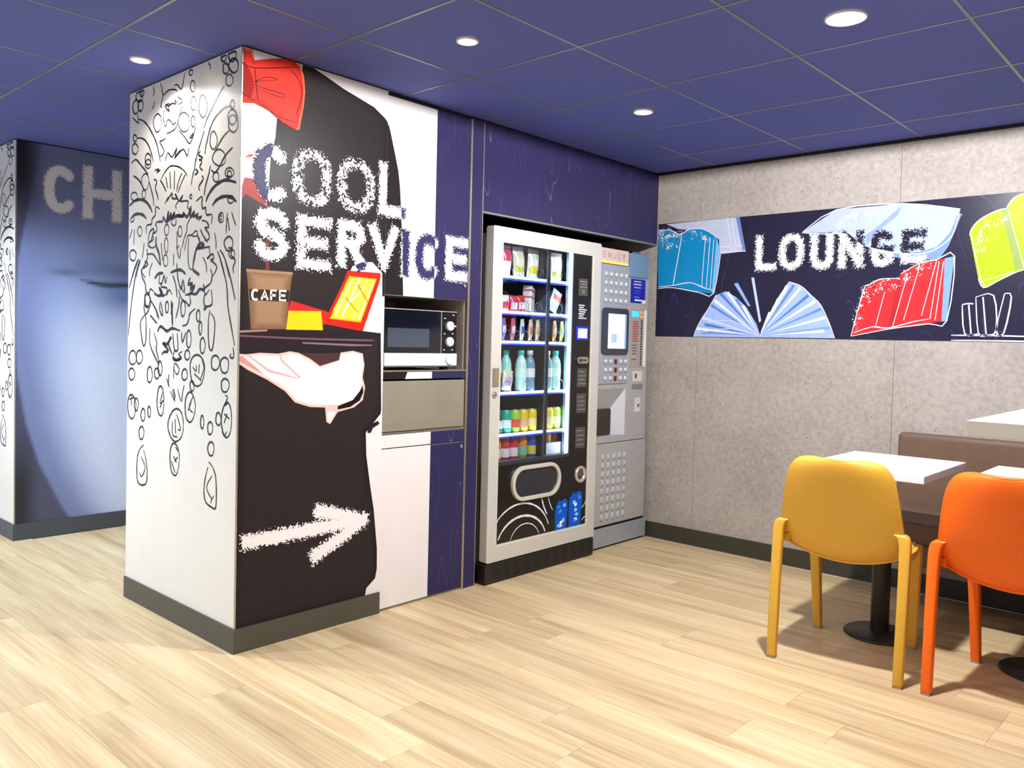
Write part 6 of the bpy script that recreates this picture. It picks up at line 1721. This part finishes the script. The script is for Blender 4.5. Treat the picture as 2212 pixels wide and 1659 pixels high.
# ================================================================== CHAIRS
def make_chair(col_hex):
    root = empty('dining_chair')
    PL_ = mat('moulded_plastic_' + col_hex, col_hex, 0.42, spec=0.4, vary=0.02, scale=60, bump=0.05)
    # shell: profile from the top of the back down, round the lumbar bend and along the seat
    prof = [(-0.262, 0.838, 0.105), (-0.264, 0.834, 0.145), (-0.263, 0.820, 0.172), (-0.260, 0.795, 0.190), (-0.252, 0.740, 0.204), (-0.238, 0.660, 0.216),
            (-0.220, 0.580, 0.226), (-0.196, 0.520, 0.231), (-0.150, 0.478, 0.232), (-0.090, 0.464, 0.229), (-0.020, 0.462, 0.224), (0.060, 0.464, 0.218), (0.140, 0.466, 0.211), (0.200, 0.460, 0.204), (0.222, 0.448, 0.198)]
    ns = 12
    vs, fs = [], []
    for k, (x, z, hw) in enumerate(prof):
        t = k / (len(prof) - 1)
        back = max(0.0, 1 - t / 0.5)
        for i in range(ns + 1):
            s = 2 * i / ns - 1
            dx = -0.030 * (1 - s * s) * min(1, back * 1.6) + 0.012 * (abs(s) ** 6)
            dz = -0.034 * (1 - s * s) * (1 - back) + (-0.020 * (1 - s * s) if 6 <= k <= 9 else 0)
            vs.append((x + dx, s * hw, z + dz))
    for k in range(len(prof) - 1):
        for i in range(ns):
            a = k * (ns + 1) + i
            fs.append((a, a + 1, a + ns + 2, a + ns + 1))
    sh = MB().add(vs, fs).build('seat_shell', PL_, root, smooth=True)
    md = sh.modifiers.new('thickness', 'SOLIDIFY')
    md.thickness, md.offset = 0.016, 0.0
    md = sh.modifiers.new('bevel', 'BEVEL')
    md.width, md.segments, md.limit_method, md.angle_limit = 0.005, 2, 'ANGLE', 0.9
    md = sh.modifiers.new('subsurf', 'SUBSURF')
    md.levels = md.render_levels = 1
    # raised rim that runs round the back of the shell
    rim = []
    for k in range(8, -1, -1):
        rim.append(vs[k * (ns + 1)])
    for i in range(1, ns):
        rim.append(vs[i])
    for k in range(0, 9):
        rim.append(vs[k * (ns + 1) + ns])
    MB().tube(rim, 0.0095, 8).build('back_rim', PL_, root, smooth=True, subsurf=1)
    lip = [vs[8 * (ns + 1) + i] for i in range(ns + 1)]
    MB().tube([(p[0] + 0.004, p[1], p[2] - 0.006) for p in lip], 0.007, 6).build('lumbar_lip', PL_, root, smooth=True)

    def leg(path, w0, w1, d0, d1):
        secs = []
        n = len(path)
        for i in range(n):
            f = i / (n - 1)
            a, b = (w0 + (w1 - w0) * f) / 2, (d0 + (d1 - d0) * f) / 2
            secs.append([(-b, -a, 0), (b, -a, 0), (b, a, 0), (-b, a, 0)])
        lo = MB().sweep(path, secs).build('leg', PL_, root, 0.007, 3, smooth=True)
        x, y, z = path[0]
        box('foot_cap', mat('grey_foot_cap', '8d8a80', 0.5), (x - d0 * 0.46, x + d0 * 0.46, y - w0 * 0.46, y + w0 * 0.46, 0.0, 0.008), lo)
        return lo
    for s in (-1, 1):
        leg([(-0.252, s * 0.240, 0.006), (-0.232, s * 0.242, 0.30), (-0.220, s * 0.242, 0.46), (-0.214, s * 0.241, 0.52), (-0.211, s * 0.238, 0.545), (-0.209, s * 0.231, 0.562), (-0.207, s * 0.218, 0.572)], 0.036, 0.046, 0.036, 0.042)
        leg([(0.240, s * 0.196, 0.006), (0.215, s * 0.205, 0.28), (0.196, s * 0.209, 0.42), (0.186, s * 0.206, 0.455)], 0.036, 0.048, 0.036, 0.060)
        # arm of the frame under the seat edge
        MB().sweep([(-0.190, s * 0.222, 0.490), (-0.10, s * 0.224, 0.462), (0.05, s * 0.220, 0.450), (0.19, s * 0.206, 0.445)],
                   [[(0, -0.016, -0.016), (0, 0.010, -0.016), (0, 0.010, 0.016), (0, -0.016, 0.016)]] * 4).build('side_rail', PL_, root, 0.003)
    return root


ch = make_chair('d8a63a')
ch.location, ch.rotation_euler = (1.828, -1.745, 0), (0, 0, math.radians(6.0))
tag(ch, 'mustard yellow plastic chair with a rounded back at the white table', 'chair', 'stacking chairs at the lounge tables')
ch2 = make_chair('f56a0a')
ch2.location, ch2.rotation_euler = (1.868, -2.350, 0), (0, 0, math.radians(-1.0))
tag(ch2, 'bright orange plastic chair cut by the picture edge', 'chair', 'stacking chairs at the lounge tables')


# ================================================================== TABLES
TOPM = mat('white_table_top', 'e3e4ea', 0.35, vary=0.015, scale=10)
PED = mat('bronze_black_pedestal', '2e2a26', 0.4, metal=0.4, vary=0.1, scale=30)


def make_table():
    root = empty('cafe_table')
    box('table_top', TOPM, (-0.313, 0.313, -0.2475, 0.2475, 0.742, 0.775), root, 0.003)
    box('mount_plate', PED, (-0.13, 0.13, -0.13, 0.13, 0.734, 0.742), root)
    MB().lathe([(0.039, 0.016), (0.039, 0.735)], n=28).build('pedestal', PED, root, smooth=True, bevel=0.002)
    MB().lathe([(0.150, 0.0), (0.150, 0.006), (0.143, 0.012), (0.06, 0.018), (0.039, 0.022)], n=40).build('base_plate', PED, root, smooth=True)
    return root


tb = make_table()
tb.location = (2.163, -1.757, 0)
tag(tb, 'small white cafe table on a dark pedestal by the yellow chair', 'table', 'cafe tables')
tb2 = copy_tree(tb)
tb2.location = (2.172, -2.378, 0)
tag(tb2, 'small white cafe table behind the orange chair', 'table', 'cafe tables')

ht = empty('bar_table', (1.005, -2.80, 0))
box('table_top', mat('warm_white_bar_top', 'dcd6cc', 0.4, vary=0.02, scale=10), (-0.366, 0.366, -0.366, 0.366, 1.062, 1.100), ht, 0.002)
box('mount_plate', PED, (-0.16, 0.16, -0.16, 0.16, 1.054, 1.062), ht)
MB().lathe([(0.039, 0.016), (0.039, 1.055)], n=28).build('pedestal', PED, ht, smooth=True)
MB().lathe([(0.23, 0.0), (0.23, 0.006), (0.22, 0.012), (0.06, 0.018), (0.039, 0.022)], n=40).build('base_plate', PED, ht, smooth=True)
tag(ht, 'tall bar table with thick warm white square top above the bench', 'table')

# ================================================================== BENCH
bench = empty('wall_bench', (2.70, -2.9, 0))
tag(bench, 'long brown upholstered bench fixed along the concrete wall', 'bench')
HIDE = mat('brown_leatherette', '6e5747', 0.42, spec=0.45, vary=0.05, scale=18, bump=0.12)
BO = Vector((2.70, -2.9, 0))


def bbx(name, m, b, bevel, seg=4):
    return box(name, m, (b[0] - BO.x, b[1] - BO.x, b[2] - BO.y, b[3] - BO.y, b[4], b[5]), bench, bevel, seg)


bbx('seat_cushion', HIDE, (2.452, 2.900, -4.30, -1.592, 0.365, 0.470), 0.020)
bbx('seat_box', HIDE, (2.462, 2.980, -4.29, -1.600, 0.262, 0.366), 0.006)
bbx('back_cushion', HIDE, (2.898, WALL_X - 0.014, -4.30, -1.575, 0.440, 0.846), 0.022)
bbx('wall_bracket', BLACK, (2.80, 2.982, -3.6, -3.5, 0.10, 0.262), 0.0)
bbx('leg', BLACK, (2.60, 2.66, -3.58, -3.52, 0.0, 0.262), 0.0)


# ================================================================== DOWNLIGHTS
LAMP_GLOW = mat('lamp_glow', 'fff6e6', 0.4, emit=26.0, emit_hex='fff0d8')
BIG_GLOW = mat('big_lamp_glow', 'ffffff', 0.4, emit=22.0, emit_hex='ffffff')
RIM = mat('lamp_rim', 'c9c4ba', 0.4, metal=0.3)


def downlight(x, y, r, glow, watts, colour, label, group, spread=152, blend=0.5):
    root = empty('downlight', (x, y, CEIL))
    MB().lathe([(r + 0.008, -0.001), (r + 0.007, -0.005), (r, -0.006), (r, -0.002)], n=30, cap=False).build('rim', RIM, root, smooth=True)
    MB().lathe([(r, -0.0030), (r * 0.6, -0.0034), (0.001, -0.0035)], n=30).build('lens', glow, root, smooth=True)
    d = bpy.data.lights.new('lamp', 'SPOT')
    d.energy, d.color, d.spot_size, d.spot_blend, d.shadow_soft_size = watts, colour, math.radians(spread), blend, r * 0.7
    lo = bpy.data.objects.new('lamp', d)
    lo.location = (0, 0, -0.035)
    lo.parent = root
    COL.objects.link(lo)
    return tag(root, label, 'ceiling light', group)


WARM = (1.0, 0.965, 0.915)
COOL = (0.97, 0.97, 1.0)
G_ = 'recessed ceiling downlights'
downlight(-0.175, 0.505, 0.036, LAMP_GLOW, LAMP_WATTS, WARM, 'small round downlight in the ceiling beside the doodle pillar', G_)
downlight(0.521, -0.716, 0.036, LAMP_GLOW, 0.7 * LAMP_WATTS, WARM, 'small round downlight in the ceiling before the waiter mural', G_)
downlight(1.716, -0.714, 0.042, LAMP_GLOW, 0.75 * LAMP_WATTS, WARM, 'small round downlight in the ceiling before the vending machine', G_)
downlight(1.173, -1.886, 0.062, BIG_GLOW, BIG_LAMP_WATTS, COOL, 'large white downlight in the ceiling over the lounge', G_, 180, 0.01)
for x, y, lb in ((-0.67, -0.72, 'in front of the doodle pillar'), (-1.87, -0.72, 'over the open floor'), (-0.67, -1.90, 'over the middle of the floor'), (-1.87, -3.1, 'above the camera'),
                 (-0.07, -3.1, 'near the front wall'), (-3.1, -1.9, 'near the window wall')):  # unseen downlights, added to light the rest of the room
    downlight(x, y, 0.042, LAMP_GLOW, LAMP_WATTS * (1.15 if y > -1.0 else 1.0), WARM, 'added unseen downlight ' + lb, 'added downlights out of view')
COOL_FILL = (0.74, 0.86, 1.0)  # cool lamps added out of view to brighten the face print and floor
for x, y, lb in ((-1.05, 2.0, 'in the passage before the sleeping face'), (-2.3, 1.7, 'in the passage by the window')):
    downlight(x, y, 0.062, BIG_GLOW, 270.0, COOL_FILL, 'added unseen cool fill lamp ' + lb, 'added downlights out of view')
